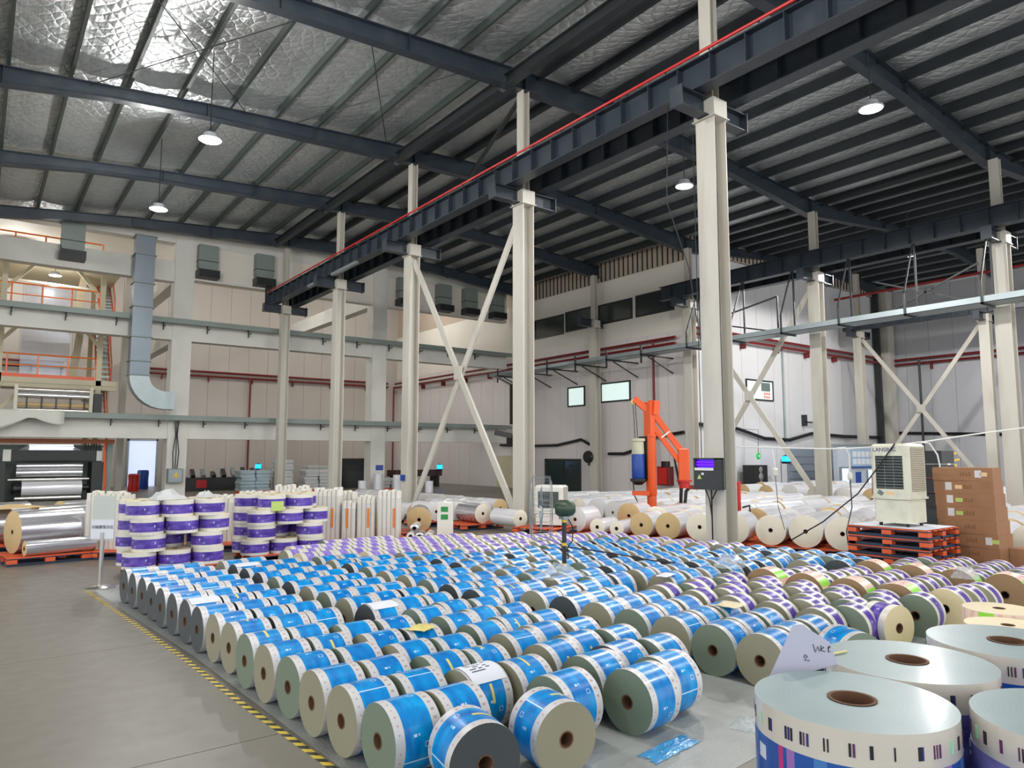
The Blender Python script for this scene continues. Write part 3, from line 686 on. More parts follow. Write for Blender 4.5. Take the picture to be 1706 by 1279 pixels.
highbay(2.27,35.3,9.35,'bright lamp hanging over the tower platform at upper left',9.72, 70.0)

# ------------------------------------------------------------------ film tower (upper left)
T = thing('film_tower', 'beige steel tower with orange railed platforms at far left', 'machine tower', (1.5,36,0))
for x in (-1.2,.55,4.05):
    for y in (35.1,38.6): MB().box(x-.1,y-.1,0,x+.1,y+.1,10.4).build('post', M_beige, T)
def platform(z, name='platform'):
    p = MB().box(-3.5,35,z-.22,4.75,38.9,z).build(name, M_beige, T)
    return p
for z in (4.95,7.85,9.95):
    p = platform(z)
    for (zz, r_) in ((.95,.035),(.5,.025)): MB().tube([(-3.5,35.05,z+zz),(3.9,35.05,z+zz)],r_,8).build('rail', M_railo if z < 9 else M_railo, p)
    pm_ = MB().box(-.03,-.03,0,.03,.03,.98).mesh('rail_post', M_railo)
    for k in range(8): link('rail_post', pm_, p, (-3.4+k*1.05-1.5, 35.05-36, z))
    MB().box(-3.5,35.0,z,3.9,35.03,z+.14).build('toe_board', M_orange, p)
# knee braces and inner arms
for (z) in (4.7,7.6,9.7):
    for (x, s_) in ((.55,1),(4.05,-1)):
        MB().bar((x,35.1,z-1.2),(x+s_*1.0,35.1,z),.12,.14).build('knee_brace', M_beige, T)
MB().box(-3.5,35.05,4.55,4.75,35.25,4.73).box(-3.5,35.05,7.45,4.75,35.25,7.63).build('platform_beam', M_beige, T)
MB().bar((3.2,36.5,5.0),(3.45,36.5,7.6),.28,.28).bar((3.2,36.5,7.9),(3.45,36.5,9.7),.28,.28).build('inner_strut', M_beige, T)
for z0 in (2.05,4.95,7.85):
    s = MB(); y0, dy, dz = 36.6, 2.1, 2.9 if z0 < 7 else 2.1
    s.bar((4.18,y0,z0),(4.18,y0+dy,z0+dz),.05,.2).bar((4.7,y0,z0),(4.7,y0+dy,z0+dz),.05,.2); st = s.build('stair_stringer', M_orange, T)
    s = MB().tube([(4.72,y0,z0+.95),(4.72,y0+dy,z0+dz+.95)],.03,8).tube([(4.72,y0+.05,z0),(4.72,y0+.05,z0+.95)],.03,8); s.build('stair_rail', M_railo, T)
    tm = MB().box(-.24,-.12,-.05,.24,.12,.04).mesh('stair_tread', M_galv)
    for k in range(12): link('stair_tread', tm, T, (4.45-1.5, y0+dy*(k+.5)/12-36, z0+dz*(k+.5)/12))
    MB().box(3.98,35.1,z0+.05,4.14,35.16,z0+.9).build('safety_gate', M_yellow, T)
M_web = pm('film_web', (186,196,214), .25, .1, var=.08, scale=3, alpha=.35, stretch=(8,8,.4))
tag(MB().box(1.3,37.0,5.2,3.1,37.01,9.2).build('film_web', M_web, origin=(2.2,37,5.2)), 'clear upright film web hanging in the tower', 'film web')
tag(MB().bar((.9,35.6,9.05),(3.5,35.6,9.0),.08,.08).build('roller_bar', M_whitep, origin=(2.2,35.6,9)), 'white crossbar near the tower lamp', 'bar')
# roller set on the lower level
structure(MB().box(-3.5,32.7,3.16,4.4,36.6,3.36).build('floor_mezzanine', M_beige, origin=(0,34,3.2)))
t = thing('lamination_unit', 'silver rollers in a frame under the lower orange platform', 'rollers', (2.5,34.6,3.5))
for (z, r_, mt) in ((4.42,.1,M_chrome),(4.2,.12,M_silver),(3.82,.08,M_tan),(3.6,.1,M_chrome)): MB().lathe((1.2,34.6,z),[(r_,0),(r_,2.5)],16,axis='x').build('roller', mt, t)
for x in (1.1,3.7): MB().box(x,34.4,3.36,x+.12,34.8,4.6).build('side_plate', M_cream, t)
MB().box(3.85,34.4,3.4,4.15,34.8,4.35).build('control_box', M_black, t)
for k in range(5): MB().box(1.5+k*.5,34.5,3.7,1.56+k*.5,34.56,4.15).build('nozzle', M_dark, t)
# draped tarpaulin on the lowest beam
m = MB(); nx, nz = 14, 6
for i in range(nx+1):
    for j in range(nz+1):
        u, v = i/nx, j/nz
        m.v.append((-.6+3.2*u, 31.5-.04*sin(9*u)-.05*v, 3.45-v*(.25+.62*abs(sin(4.2*u+.3))*(1-.5*u))))
for i in range(nx):
    for j in range(nz):
        n = nz+1; m.f.append((i*n+j,(i+1)*n+j,(i+1)*n+j+1,i*n+j+1)); m.mi.append(0); m.sm.append(True)
o = m.build('tarpaulin', M_tarp, origin=(1,31.5,3.4)); md = o.modifiers.new('thick','SOLIDIFY'); md.thickness = .01
tag(o, 'pale tarpaulin draped over the lowest concrete beam at left', 'tarpaulin')

# ------------------------------------------------------------------ winding machine (lower left)
T = thing('winding_machine', 'film winding machine with black beam and silver rollers at far left', 'machine', (2.6,33.9,0))
MB().box(1.1,33.4,1.58,3.95,33.75,1.98).build('cross_beam', M_black, T); MB().box(3.95,33.4,1.56,4.15,33.75,1.96).box(.85,33.4,1.56,1.1,33.75,2.0).build('beam_end', M_whitep, T)
for (z, r_, mt, xa, xb) in ((1.36,.13,M_silver,1.3,3.5),(1.1,.16,M_silver,1.3,3.5),(.84,.07,M_chrome,1.05,3.75),(.5,.27,M_whitefilm,1.5,3.5),(.12,.1,M_chrome,1.3,3.5)):
    MB().lathe((xa,33.6,z),[(r_,0),(r_,xb-xa)],20,axis='x').build('roller', mt, T)
MB().lathe((1.2,33.6,.5),[(.2,0),(.24,.05),(.2,.3)],16,axis='x').lathe((3.5,33.6,.5),[(.12,0),(.12,.25)],16,axis='x').build('chuck', M_black, T)
for x in (.55,3.8): MB().box(x,33.3,0,x+.4,34.6,1.5).build('side_frame', M_dark, T)
MB().box(.4,34.7,0,4.3,36.6,2.2).build('rear_housing', M_slat, T)
MB().box(4.3,33.3,0,4.5,33.5,2.25).build('corner_post', M_gutter, T)
MB().box(-.5,33.25,2.25,4.55,33.6,2.42).build('orange_lintel', pm('rust_orange', (176,104,64), .5), T)
for (z, y, a) in ((2.08,33.9,0),(2.16,34.2,0)): MB().box(1.7,y,z,3.2,y+.08,z+.05).build('tube_light', pm('tube_%d' % (z*100), (220,228,255), .3, emit=(216,226,255), es=2.2), T)
m = MB().add([(1.3,33.75,1.95),(3.5,33.75,1.95),(3.1,34.6,2.2),(1.7,34.6,2.2),(1.3,33.75,1.96),(3.5,33.75,1.96),(3.1,34.6,2.21),(1.7,34.6,2.21)],[(0,1,2,3),(7,6,5,4),(0,4,5,1),(1,5,6,2),(2,6,7,3),(3,7,4,0)])
m.build('film_web', M_whitefilm, T)
for k in range(6): MB().bar((3.6+k*.1,34.1,1.98),(3.65+k*.1,34.3,2.3),.03,.03).build('hydraulic_hose', M_dark, T)
tag(MB().tube([(4.2,33.25,2.3),(4.22,33.2,1.6),(4.28,33.2,.8),(4.25,33.25,.03)],.04,8).build('hose', M_orange, origin=(4.2,33.2,0)), 'orange hose hanging at the right side of the winding machine', 'hose')
# things behind the frame at left
tag(MB().box(5.15,36.8,0,5.4,37.05,10.9).build('concrete_column', M_conc, origin=(5.3,37,0)), 'slim pale post behind the winding machine', 'column')
tag(MB().box(4.5,40,0,5.1,40.6,10.9).build('concrete_column', M_conc, origin=(4.8,40,0)), 'pale inner column behind the stairs of the tower', 'column')
d3 = MB().box(7.0,45.75,0,8.4,45.85,2.6).build('door_3', M_officelit, origin=(7.7,45.8,0)); structure(d3)
MB().box(6.9,45.7,0,7.0,45.86,2.7).box(8.4,45.7,0,8.5,45.86,2.7).box(6.9,45.7,2.6,8.5,45.86,2.7).build('door_frame', M_galv, d3)
tag(MB().lathe((7.15,42,0),[(.26,0),(.28,.1),(.26,.45),(.28,.9),(.24,1.0)],20).build('drum', M_blue, origin=(7.15,42,0)), 'blue drum beside the lit doorway behind the concrete column', 'drum')
tag(MB().lathe((6.4,40,0),[(.24,0),(.26,.1),(.24,.45),(.26,.8),(.2,.86)],20).build('drum', M_redb, origin=(6.4,40,0)), 'red drum beside the lit doorway behind the concrete column', 'drum')

# switch box on the concrete column
t = thing('switch_box', 'grey switch box with yellow warning triangle on the concrete column', 'switch box', (6.62,31.9,.7))
MB().box(6.3,31.72,.66,6.88,32.0,1.24).build('box_body', M_gutter, t); MB().box(6.34,31.7,.7,6.84,31.72,1.2).build('box_door', M_galv, t)
MB().add([(6.5,31.695,.9),(6.72,31.695,.9),(6.61,31.695,1.1),(6.5,31.7,.9),(6.72,31.7,.9),(6.61,31.7,1.1)],[(0,1,2),(5,4,3),(0,3,4,1),(1,4,5,2),(2,5,3,0)]).build('warning_triangle', M_yellow, t)
for k, dx in enumerate((-.08,.0,.07)):
    MB().tube([(6.6+dx,31.9,1.24),(6.6+dx*1.5,31.85,1.9),(6.6+dx*.4,31.9,2.6),(6.6+dx,31.9,3.2)],.02,6).build('cable', M_rope, t)

# ------------------------------------------------------------------ film rolls
def ring_uv(m, r, x0, x1, seg, v0, v1, mi, uvs, nx=1):
    """open cylinder side along local x with uv (round, along)"""
    for k in range(seg):
        a, b = 2*pi*k/seg, 2*pi*(k+1)/seg
        for i in range(nx):
            xa = x0+(x1-x0)*i/nx; xb = x0+(x1-x0)*(i+1)/nx; va = v0+(v1-v0)*i/nx; vb = v0+(v1-v0)*(i+1)/nx
            m.add([(xa,r*cos(a),r*sin(a)),(xb,r*cos(a),r*sin(a)),(xb,r*cos(b),r*sin(b)),(xa,r*cos(b),r*sin(b))],[(0,3,2,1)][:1],mi,True)
            uvs.append([(k/seg,va),((k+1)/seg,va),((k+1)/seg,vb),(k/seg,vb)])
def merge(me, d=1e-5):
    import bmesh
    b = bmesh.new(); b.from_mesh(me); bmesh.ops.remove_doubles(b, verts=b.verts, dist=d); b.to_mesh(me); b.free()
def roll_meshes(key, r, L, band, end, margin, bmat, seg=36, rc=.046, vert=False):
    """body (margins + two ends with a hole), printed band, core; axis along x centred, resting on z = 0"""
    m = MB(); uvs = []
    ring_uv(m, r, -L/2, L/2, seg, 0, 1, 0, uvs)
    for sx_, o in ((-1,0),(1,1)):
        x = sx_*L/2
        for k in range(seg):
            a, b = 2*pi*k/seg, 2*pi*(k+1)/seg
            q = [(x,r*cos(a),r*sin(a)),(x,r*cos(b),r*sin(b)),(x,rc*cos(b),rc*sin(b)),(x,rc*cos(a),rc*sin(a))]
            m.add(q, [(0,1,2,3)] if sx_ < 0 else [(3,2,1,0)], 1); uvs.append([(0,0)]*4)
    def fin(m, name, mats, uvs):
        vv = [(x, y, z+r) for x, y, z in m.v] if not vert else [(y, -z, x+L/2) if False else (y, z, L/2-x) for x, y, z in m.v]
        m.v = vv; me = m.mesh(name, mats)
        if uvs:
            ul = me.uv_layers.new(name='UVMap'); i = 0
            for q in uvs:
                for c in q: ul.data[i].uv = c; i += 1
        merge(me)
        try: me.set_sharp_from_angle(angle=radians(40))
        except Exception: pass
        return me
    body = fin(m, 'film_roll', [margin, end], uvs)
    m = MB(); uvs = []; b0, b1 = -L/2+L*band[0], -L/2+L*band[1]
    ring_uv(m, r+.0012, b0, b1, seg, 0, 1, 0, uvs, 1)
    for x, s_ in ((b0,0),(b1,1)):
        for k in range(seg):
            a, b = 2*pi*k/seg, 2*pi*(k+1)/seg; r1, r2 = r+.0012, r-.0005
            q = [(x,r1*cos(a),r1*sin(a)),(x,r1*cos(b),r1*sin(b)),(x,r2*cos(b),r2*sin(b)),(x,r2*cos(a),r2*sin(a))]
            m.add(q, [(0,1,2,3)] if not s_ else [(3,2,1,0)], 0); uvs.append([(0,.95)]*4)
    bandm = fin(m, 'printed_band', [bmat], uvs)
    m = MB(); h_ = L/2+.002
    m.lathe((0,0,0),[(rc+.001,-h_),(rc-.007,-h_),(rc-.007,-h_+.05),(rc-.007,h_-.05),(rc-.007,h_),(rc+.001,h_)],20,0,'x',cap=False)
    corem = fin(m, 'core_tube', [M_core, M_coredark], None)
    return body, bandm, corem
RM = {}
def RMget(kind, end, seg=36):
    k = (kind, end)
    if k in RM: return RM[k]
    if kind == 'blue': RM[k] = roll_meshes(k, .203, .305, (.20,.80), ENDS[end], M_margin, M_bandb, seg)
    elif kind == 'violet': RM[k] = roll_meshes(k, .203, .262, (.27,.74), ENDS[end], M_marginc, M_bandp, seg)
    elif kind == 'pale violet': RM[k] = roll_meshes(k, .203, .262, (.27,.74), ENDS[end], M_marginc, M_bandv, seg)
    elif kind == 'big': RM[k] = roll_meshes(k, .232, .262, (.03,.97), M_browne, M_marginc, MATS['wrap_mix'], seg)
    elif kind == 'up': RM[k] = roll_meshes(k, .229, .244, (.26,.82), ENDS['cream'], M_marginc, M_bandp, 40, vert=True)
    return RM[k]
k = NT('wrap_mix'); uvn = k.n('ShaderNodeUVMap'); sp = k.n('ShaderNodeSeparateXYZ'); k.l(uvn.outputs[0], sp.inputs[0]); oi = k.n('ShaderNodeObjectInfo')
u = k.math('FRACT', k.math('ADD', k.math('MULTIPLY', sp.outputs[0], 4.0), k.math('MULTIPLY', oi.outputs['Random'], .5)))
nz = k.n('ShaderNodeTexWave'); nz.inputs['Scale'].default_value = 5; nz.inputs['Distortion'].default_value = 4; k.l(uvn.outputs[0], nz.inputs['Vector'])
c = k.mix(k.math('MULTIPLY', k.math('GREATER_THAN', nz.outputs['Fac'], .8), .35), S(238,208,192), S(214,120,120))
c = k.mix(k.math('GREATER_THAN', u, .72), c, S(146,222,66)); k.l(c, k.b.inputs['Base Color']); k.b.inputs['Roughness'].default_value = .35
MATS['wrap_mix'] = k.m
NROLL = 0
def roll(kind, end, x, y, ang, lab, group, z=0.0025, seg=36):
    global NROLL; NROLL += 1
    b, p, c = RMget(kind, end, seg)
    o = link({'blue':'blue_film_roll','violet':'violet_film_roll','pale violet':'pale_violet_roll','big':'wrapped_roll'}[kind], b, None, (x, y, z), ang); tag(o, lab, 'film roll', group)
    link('printed_band', p, o); link('core_tube', c, o)
    return o
def inside(P, x, y):
    c = False; n = len(P)
    for i in range(n):
        (x0,y0),(x1,y1) = P[i], P[(i+1)%n]
        if (y0 > y) != (y1 > y) and x < (x1-x0)*(y-y0)/(y1-y0)+x0: c = not c
    return c
BLUE = [(1.5,3.3),(5.95,3.2),(5.97,5.78),(7.6,5.75),(8.6,5.65),(9.35,4.85),(10.05,4.85),(10.05,6.0),(9.75,6.8),(9.15,6.7),(9.05,7.6),(8.55,9.0),(7.1,9.0),(5.6,9.2),(3.9,9.75),(3.2,10.2),(1.2,10.1)]
FAR = [(9.75,6.8),(9.15,6.7),(9.05,7.6),(8.55,9.0),(7.1,9.0),(5.6,9.2),(3.9,9.75),(3.72,10.9),(5.0,11.6),(6.3,11.2),(7.9,10.65),(9.2,9.7),(9.55,8.3),(9.9,6.8)]
KK = lambda u: .06+.022*(u-1.9)
def gx(u, y): return u-KK(u)*(y-4)+.14
PLACED = []
def fill(cols, y0, y1, fn):
    for ci, (u, ystart) in enumerate(cols):
        y = ystart+RND.uniform(-.03,.03); n = 0
        while y < y1:
            x = gx(u, y)+RND.uniform(-.012,.012)
            kd = fn(x, y)
            if kd:
                n += 1; ang = atan2(KK(u),1)+RND.uniform(-.015,.015)
                PLACED.append((kd, ci, n, x, y, ang))
            y += .4085
front = [(1.89,3.80),(2.235,3.80),(2.60,4.06),(2.945,3.62),(3.44,3.42),(3.785,3.52),(4.13,3.88),(4.93,3.46),(5.275,3.52),(5.62,3.55)]
back = [(1.93,6.32),(2.28,6.33),(2.63,6.35),(3.22,6.30),(3.56,6.32),(3.90,6.30),(4.50,6.30),(4.84,6.32),(5.18,6.3),(5.70,6.2),(6.04,6.22),(6.38,6.2),(6.89,5.85),(7.23,5.87),(7.57,5.86),(8.05,5.86),(8.40,5.84),(8.75,5.84),(9.2,5.5),(9.55,5.2),(9.9,5.1),(10.25,5.1),(10.6,5.1),(10.95,5.1)]
cB = lambda x, y: 'blue' if inside(BLUE, x, y) else None
# front block runs up to Y = 6.2, the rear block carries on behind it
for ci, (u, ys) in enumerate(front):
    y = ys; n = 0
    while y < 6.02:
        x = gx(u, y)+RND.uniform(-.012,.012); n += 1
        if inside(BLUE, x, y): PLACED.append(('blue', ('front', ci), n, x, y, atan2(KK(u),1)+RND.uniform(-.02,.02)))
        y += .4095
FRONTP = list(PLACED)
for ci, (u, ys) in enumerate(back):
    y = ys; n = 0
    for p_ in FRONTP:
        if abs(p_[3]-gx(u, y)) < .315 and p_[4]+.412 > y: y = p_[4]+.412
    while y < 11.7:
        x = gx(u, y)+RND.uniform(-.012,.012)
        if inside(BLUE, x, y) and not (abs(x-6.24) < .2 and abs(y-7.2) < .24): n += 1; PLACED.append(('blue', ('rear', ci), n, x, y, atan2(KK(u),1)+RND.uniform(-.02,.02)))
        y += .4095
ENDW = ['dark grey']*4+['grey green']*3+['beige']*3
def wd(n):
    if n <= 20: return ORD[n]
    return 'twenty-'+ORD[n-20]
for (kd, (blk, ci), n, x, y, a) in PLACED:
    HE = {('front',0):['grey green','beige','beige','grey green','beige','grey green'],('rear',0):['beige','beige']+['dark grey']*9,('front',4):['grey green','grey green'],('front',7):['beige','grey green','beige','grey green','beige']}.get((blk,ci),[])
    e = RND.choice(['grey green','grey green','beige']) if (blk == 'front') and RND.random() < .8 else RND.choice(ENDW)
    if n <= len(HE): e = HE[n-1]
    roll('blue', e, x, y, a, '%s blue roll from camera, %s file from hazard tape, %s block, %s end' % (wd(n), wd(ci+1), blk, e), 'blue printed film rolls lying on the floor')
NB = NROLL
# far strip of pale violet rolls
cnt = 0
for ci in range(21):
    u = 4.46+ci*.298; y = 8.9 if ci < 13 else 6.35; n = 0
    while y < 12:
        x = gx(u, y)+RND.uniform(-.01,.01)
        ok = inside(FAR, x, y) and all((x-p[3])**2 > .3**2 or abs(y-p[4]) > .41 for p in PLACED)
        if ok:
            n += 1; e = RND.choice(['beige','cream','grey green','beige'])
            roll('pale violet', e, x, y, atan2(KK(u),1)+RND.uniform(-.02,.02), 'pale violet roll, %s end, %s from front, %s file of far strip' % (e, wd(n), wd(ci+1)), 'pale violet rolls in the far strip')
        y += .4095
# right hand block: violet rolls with files of large brown ended rolls between them
right = [(6.16,[3.72,4.13,4.54,4.95,5.36],'violet'),(6.47,[3.60,4.01,4.42,4.83,5.24],'violet'),(6.78,[3.75,4.16,4.57,4.98,5.38],'violet'),
         (7.08,[3.62,4.03,4.44,4.85,5.26],'violet'),(7.38,[3.75,4.16,4.57,4.98,5.39],'violet'),(7.70,[3.72,4.19,4.66,5.13],'big'),
         (8.02,[3.92,4.33,4.74,5.15],'violet'),(8.32,[3.90,4.31,4.72,5.12],'violet'),(8.62,[3.90,4.31,4.72,5.12],'violet'),(8.92,[3.90,4.31,4.72],'violet'),(9.24,[3.28,3.75,4.22,4.69],'big'),(9.56,[3.3,3.71,4.12,4.53],'violet'),(9.86,[3.3,3.71,4.12,4.53],'violet'),(10.16,[3.45,3.86,4.27,4.68],'violet'),(10.46,[3.45,3.86,4.27,4.6],'violet'),(10.76,[3.45,3.86,4.27],'violet')]
for ci, (x0, ys, kd) in enumerate(right):
    for n, y in enumerate(ys):
        x = x0-.16*(y-4.0)+.12
        if any((x-p[3])**2 < .3**2 and abs(y-p[4]) < .41 for p in PLACED): continue
        e = 'beige' if kd == 'violet' and RND.random() < .7 else 'grey green'
        if kd == 'big': roll('big', 'brown', x, y, .15, 'large brown ended roll wrapped in pink and lime, %s in the %s right hand file' % (wd(n+1), 'near' if x0 < 8 else 'far'), 'large pink and lime wrapped rolls')
        else: roll('violet', e, x, y, .15+RND.uniform(-.02,.02), 'violet roll, %s end, %s from camera, %s file of right block' % (e, wd(n+1), wd(ci+1)), 'violet rolls in the right block')
# loose rolls
A8 = radians(80)
roll('blue','dark grey',2.24,3.34,A8,'blue roll turned to face the camera with a dark grey end, at the front edge','loose blue rolls',.0025,48)
roll('blue','beige',2.78,3.33,A8+.05,'blue roll turned to face the camera with a pale beige end, front centre','loose blue rolls',.0025,48)
roll('blue','grey green',5.72,3.12,radians(66),'blue roll turned askew behind the white paper sheet','loose blue rolls')
roll('violet','cream',6.96,3.42,radians(78),'violet roll standing apart with its cream end turned right','loose violet rolls')
roll('violet','grey green',7.72,3.46,.12,'violet roll with a grey end just behind the loose turned violet roll','loose violet rolls')
for i, x in enumerate((8.3,8.57,8.84,9.11)):
    roll('violet','cream' if i == 0 else 'beige',x,3.42-.04*i-.12*i*0,.1,['violet roll with a wide cream end facing the camera at far right','second roll behind the cream ended violet roll','third roll behind the cream ended violet roll','last of the four violet rolls at far right'][i],'loose violet rolls') if i < 3 else None
# yellow tape tabs and paper notes on rolls near the camera
BL = [p for p in PLACED]
rolls_b = [o for o in COL.objects if o.name.startswith('blue_film_roll')][:len(BL)]
def curved(r, x0, x1, a0, a1, t, n=6):
    m = MB()
    for i in range(n+1):
        a = a0+(a1-a0)*i/n
        for x in (x0, x1):
            m.v.append((x, -(r+.0015)*cos(a)*1, r+(r+.0015)*sin(a))); m.v.append((x, -(r+t)*cos(a), r+(r+t)*sin(a)))
    for i in range(n):
        o = i*4; m.add([], []); q = [(o+1,o+5,o+7,o+3),(o,o+2,o+6,o+4),(o,o+4,o+5,o+1),(o+2,o+3,o+7,o+6)]
        for f in q: m.f.append(f); m.mi.append(0); m.sm.append(True)
    m.f += [(0,1,3,2),(n*4,n*4+2,n*4+3,n*4+1)]; m.mi += [0,0]; m.sm += [False,False]
    return m
tabs = [curved(.203,-.02,.0,radians(a),radians(a+34),.003).mesh('tape_tab', M_tapey) for a in (60,30,5,80)]
for o in rolls_b:
    if RND.random() < (.22 if o.location.length < 6.5 else .07): link('tape_tab', RND.choice(tabs), o)
for o in [o for o in COL.objects if o.name.startswith('blue_film_roll') and o.get('group') in ('loose blue rolls',)]: link('tape_tab', tabs[0], o)
def nearest(x, y): return min(rolls_b, key=lambda o: (o.location.x-x)**2+(o.location.y-y)**2)
def sheet_on(o, lab, w=.24, a0=50, a1=125, lines=True):
    m = curved(.2045,-w/2,w/2,radians(a0),radians(a1),.004,8); me = m.mesh('paper_sheet', M_paper)
    p = link('paper_sheet', me, None, o.location, o.rotation_euler.z); tag(p, lab, 'paper', 'paper notes on the rolls')
    if lines:
        mm = MB()
        for k, (a, xa, xb) in enumerate([(112,-.09,.02),(105,-.09,-.04),(105,-.02,.01),(105,.04,.07),(98,-.05,-.01),(98,.03,.06),(91,-.09,-.05),(91,-.04,-.01),(91,.0,.02),(84,-.09,-.07),(84,.05,.08),(76,-.08,-.02),(76,.0,.05),(68,-.08,.03)]):
            c_ = curved(.2045,xa,xb,radians(180-a),radians(182.2-a),.0052,1); mm.add(c_.v, c_.f, 0)
        link('printed_lines', mm.mesh('printed_lines', M_ink), p)
    return p
o = nearest(2.74,4.06); sheet_on(o, 'white printed list draped over a roll at the front centre', .27, 42, 118)
o = nearest(gx(3.22,6.3),6.35); sheet_on(o, 'blank white sheet draped on a roll in the middle of the field', .28, 55, 120, False)
o = nearest(1.85,7.4); sheet_on(o, 'white sheet lying on a roll near the striped tape', .27, 55, 115, False)
o = nearest(2.75,9.6); sheet_on(o, 'white sheet on a far roll before the second violet stack', .3, 60, 110, False)
o = nearest(5.1,4.7)
# crumpled clear film lying on the rolls and the floor
def crumple(x, y, z, sx_, sy_, h, mat, lab, ang=0.0, n=12, cat='plastic film'):
    m = MB(); R2 = random.Random(int(x*100+y*10))
    for i in range(n+1):
        for j in range(n+1):
            u, v = i/n*2-1, j/n*2-1; rr = max(abs(u),abs(v)); f = 1-.25*R2.random()*rr
            px, py = u*sx_*f, v*sy_*f; hz = h*max(0,1-rr**2)*(.4+.9*R2.random())+.004
            m.v.append((px*cos(ang)-py*sin(ang), px*sin(ang)+py*cos(ang), hz))
    for i in range(n):
        for j in range(n): q = i*(n+1)+j; m.f.append((q,q+n+1,q+n+2,q+1)); m.mi.append(0); m.sm.append(True)
    o = m.build('plastic_film', mat, origin=(0,0,0)); o.location = (x,y,z); return tag(o, lab, cat)
M_bluefilm = pm('blue_film_scrap', (60,160,220), .2, var=.25, scale=12, alpha=.8, bump=.6, bscale=20, coat=.5)
crumple(5.5,6.45,.40,.28,.2,.13,M_clear,'crumpled clear plastic bag on the rolls beside the fan pole')
crumple(7.75,5.75,.40,.32,.2,.14,M_clear,'crumpled clear plastic bag where blue and violet rolls meet', .5)
crumple(9.2,3.6,.40,.2,.15,.12,M_clear,'small clear plastic bag on the violet rolls at right', .3)
crumple(3.52,3.09,.004,.26,.08,.03,M_bluefilm,'blue film scrap lying on the floor beside the front rolls', .12)
crumple(4.25,3.05,.004,.16,.1,.03,M_clear,'clear film scrap on the floor beside the front rolls', .4)
crumple(1.98,11.42,.004,.2,.16,.07,M_clear,'crumpled film at the corner of the first violet stack', .2)
crumple(6.55,5.75,.40,.16,.09,.02,M_paper,'crumpled white paper on the first violet rolls', .3, 6, 'paper')
o = nearest(5.2,4.6)
crumple(gx(5.62,4.3),4.25,.405,.13,.12,.03,MATS['end_cream'],'crumpled cream wrapping on a blue roll before the violet block', .2, 6, 'paper')
crumple(gx(2.945,5.3),5.2,.405,.12,.1,.025,MATS['tape_yellow'],'crumpled yellow and cream wrapping paper on a blue roll', .5, 6, 'paper')

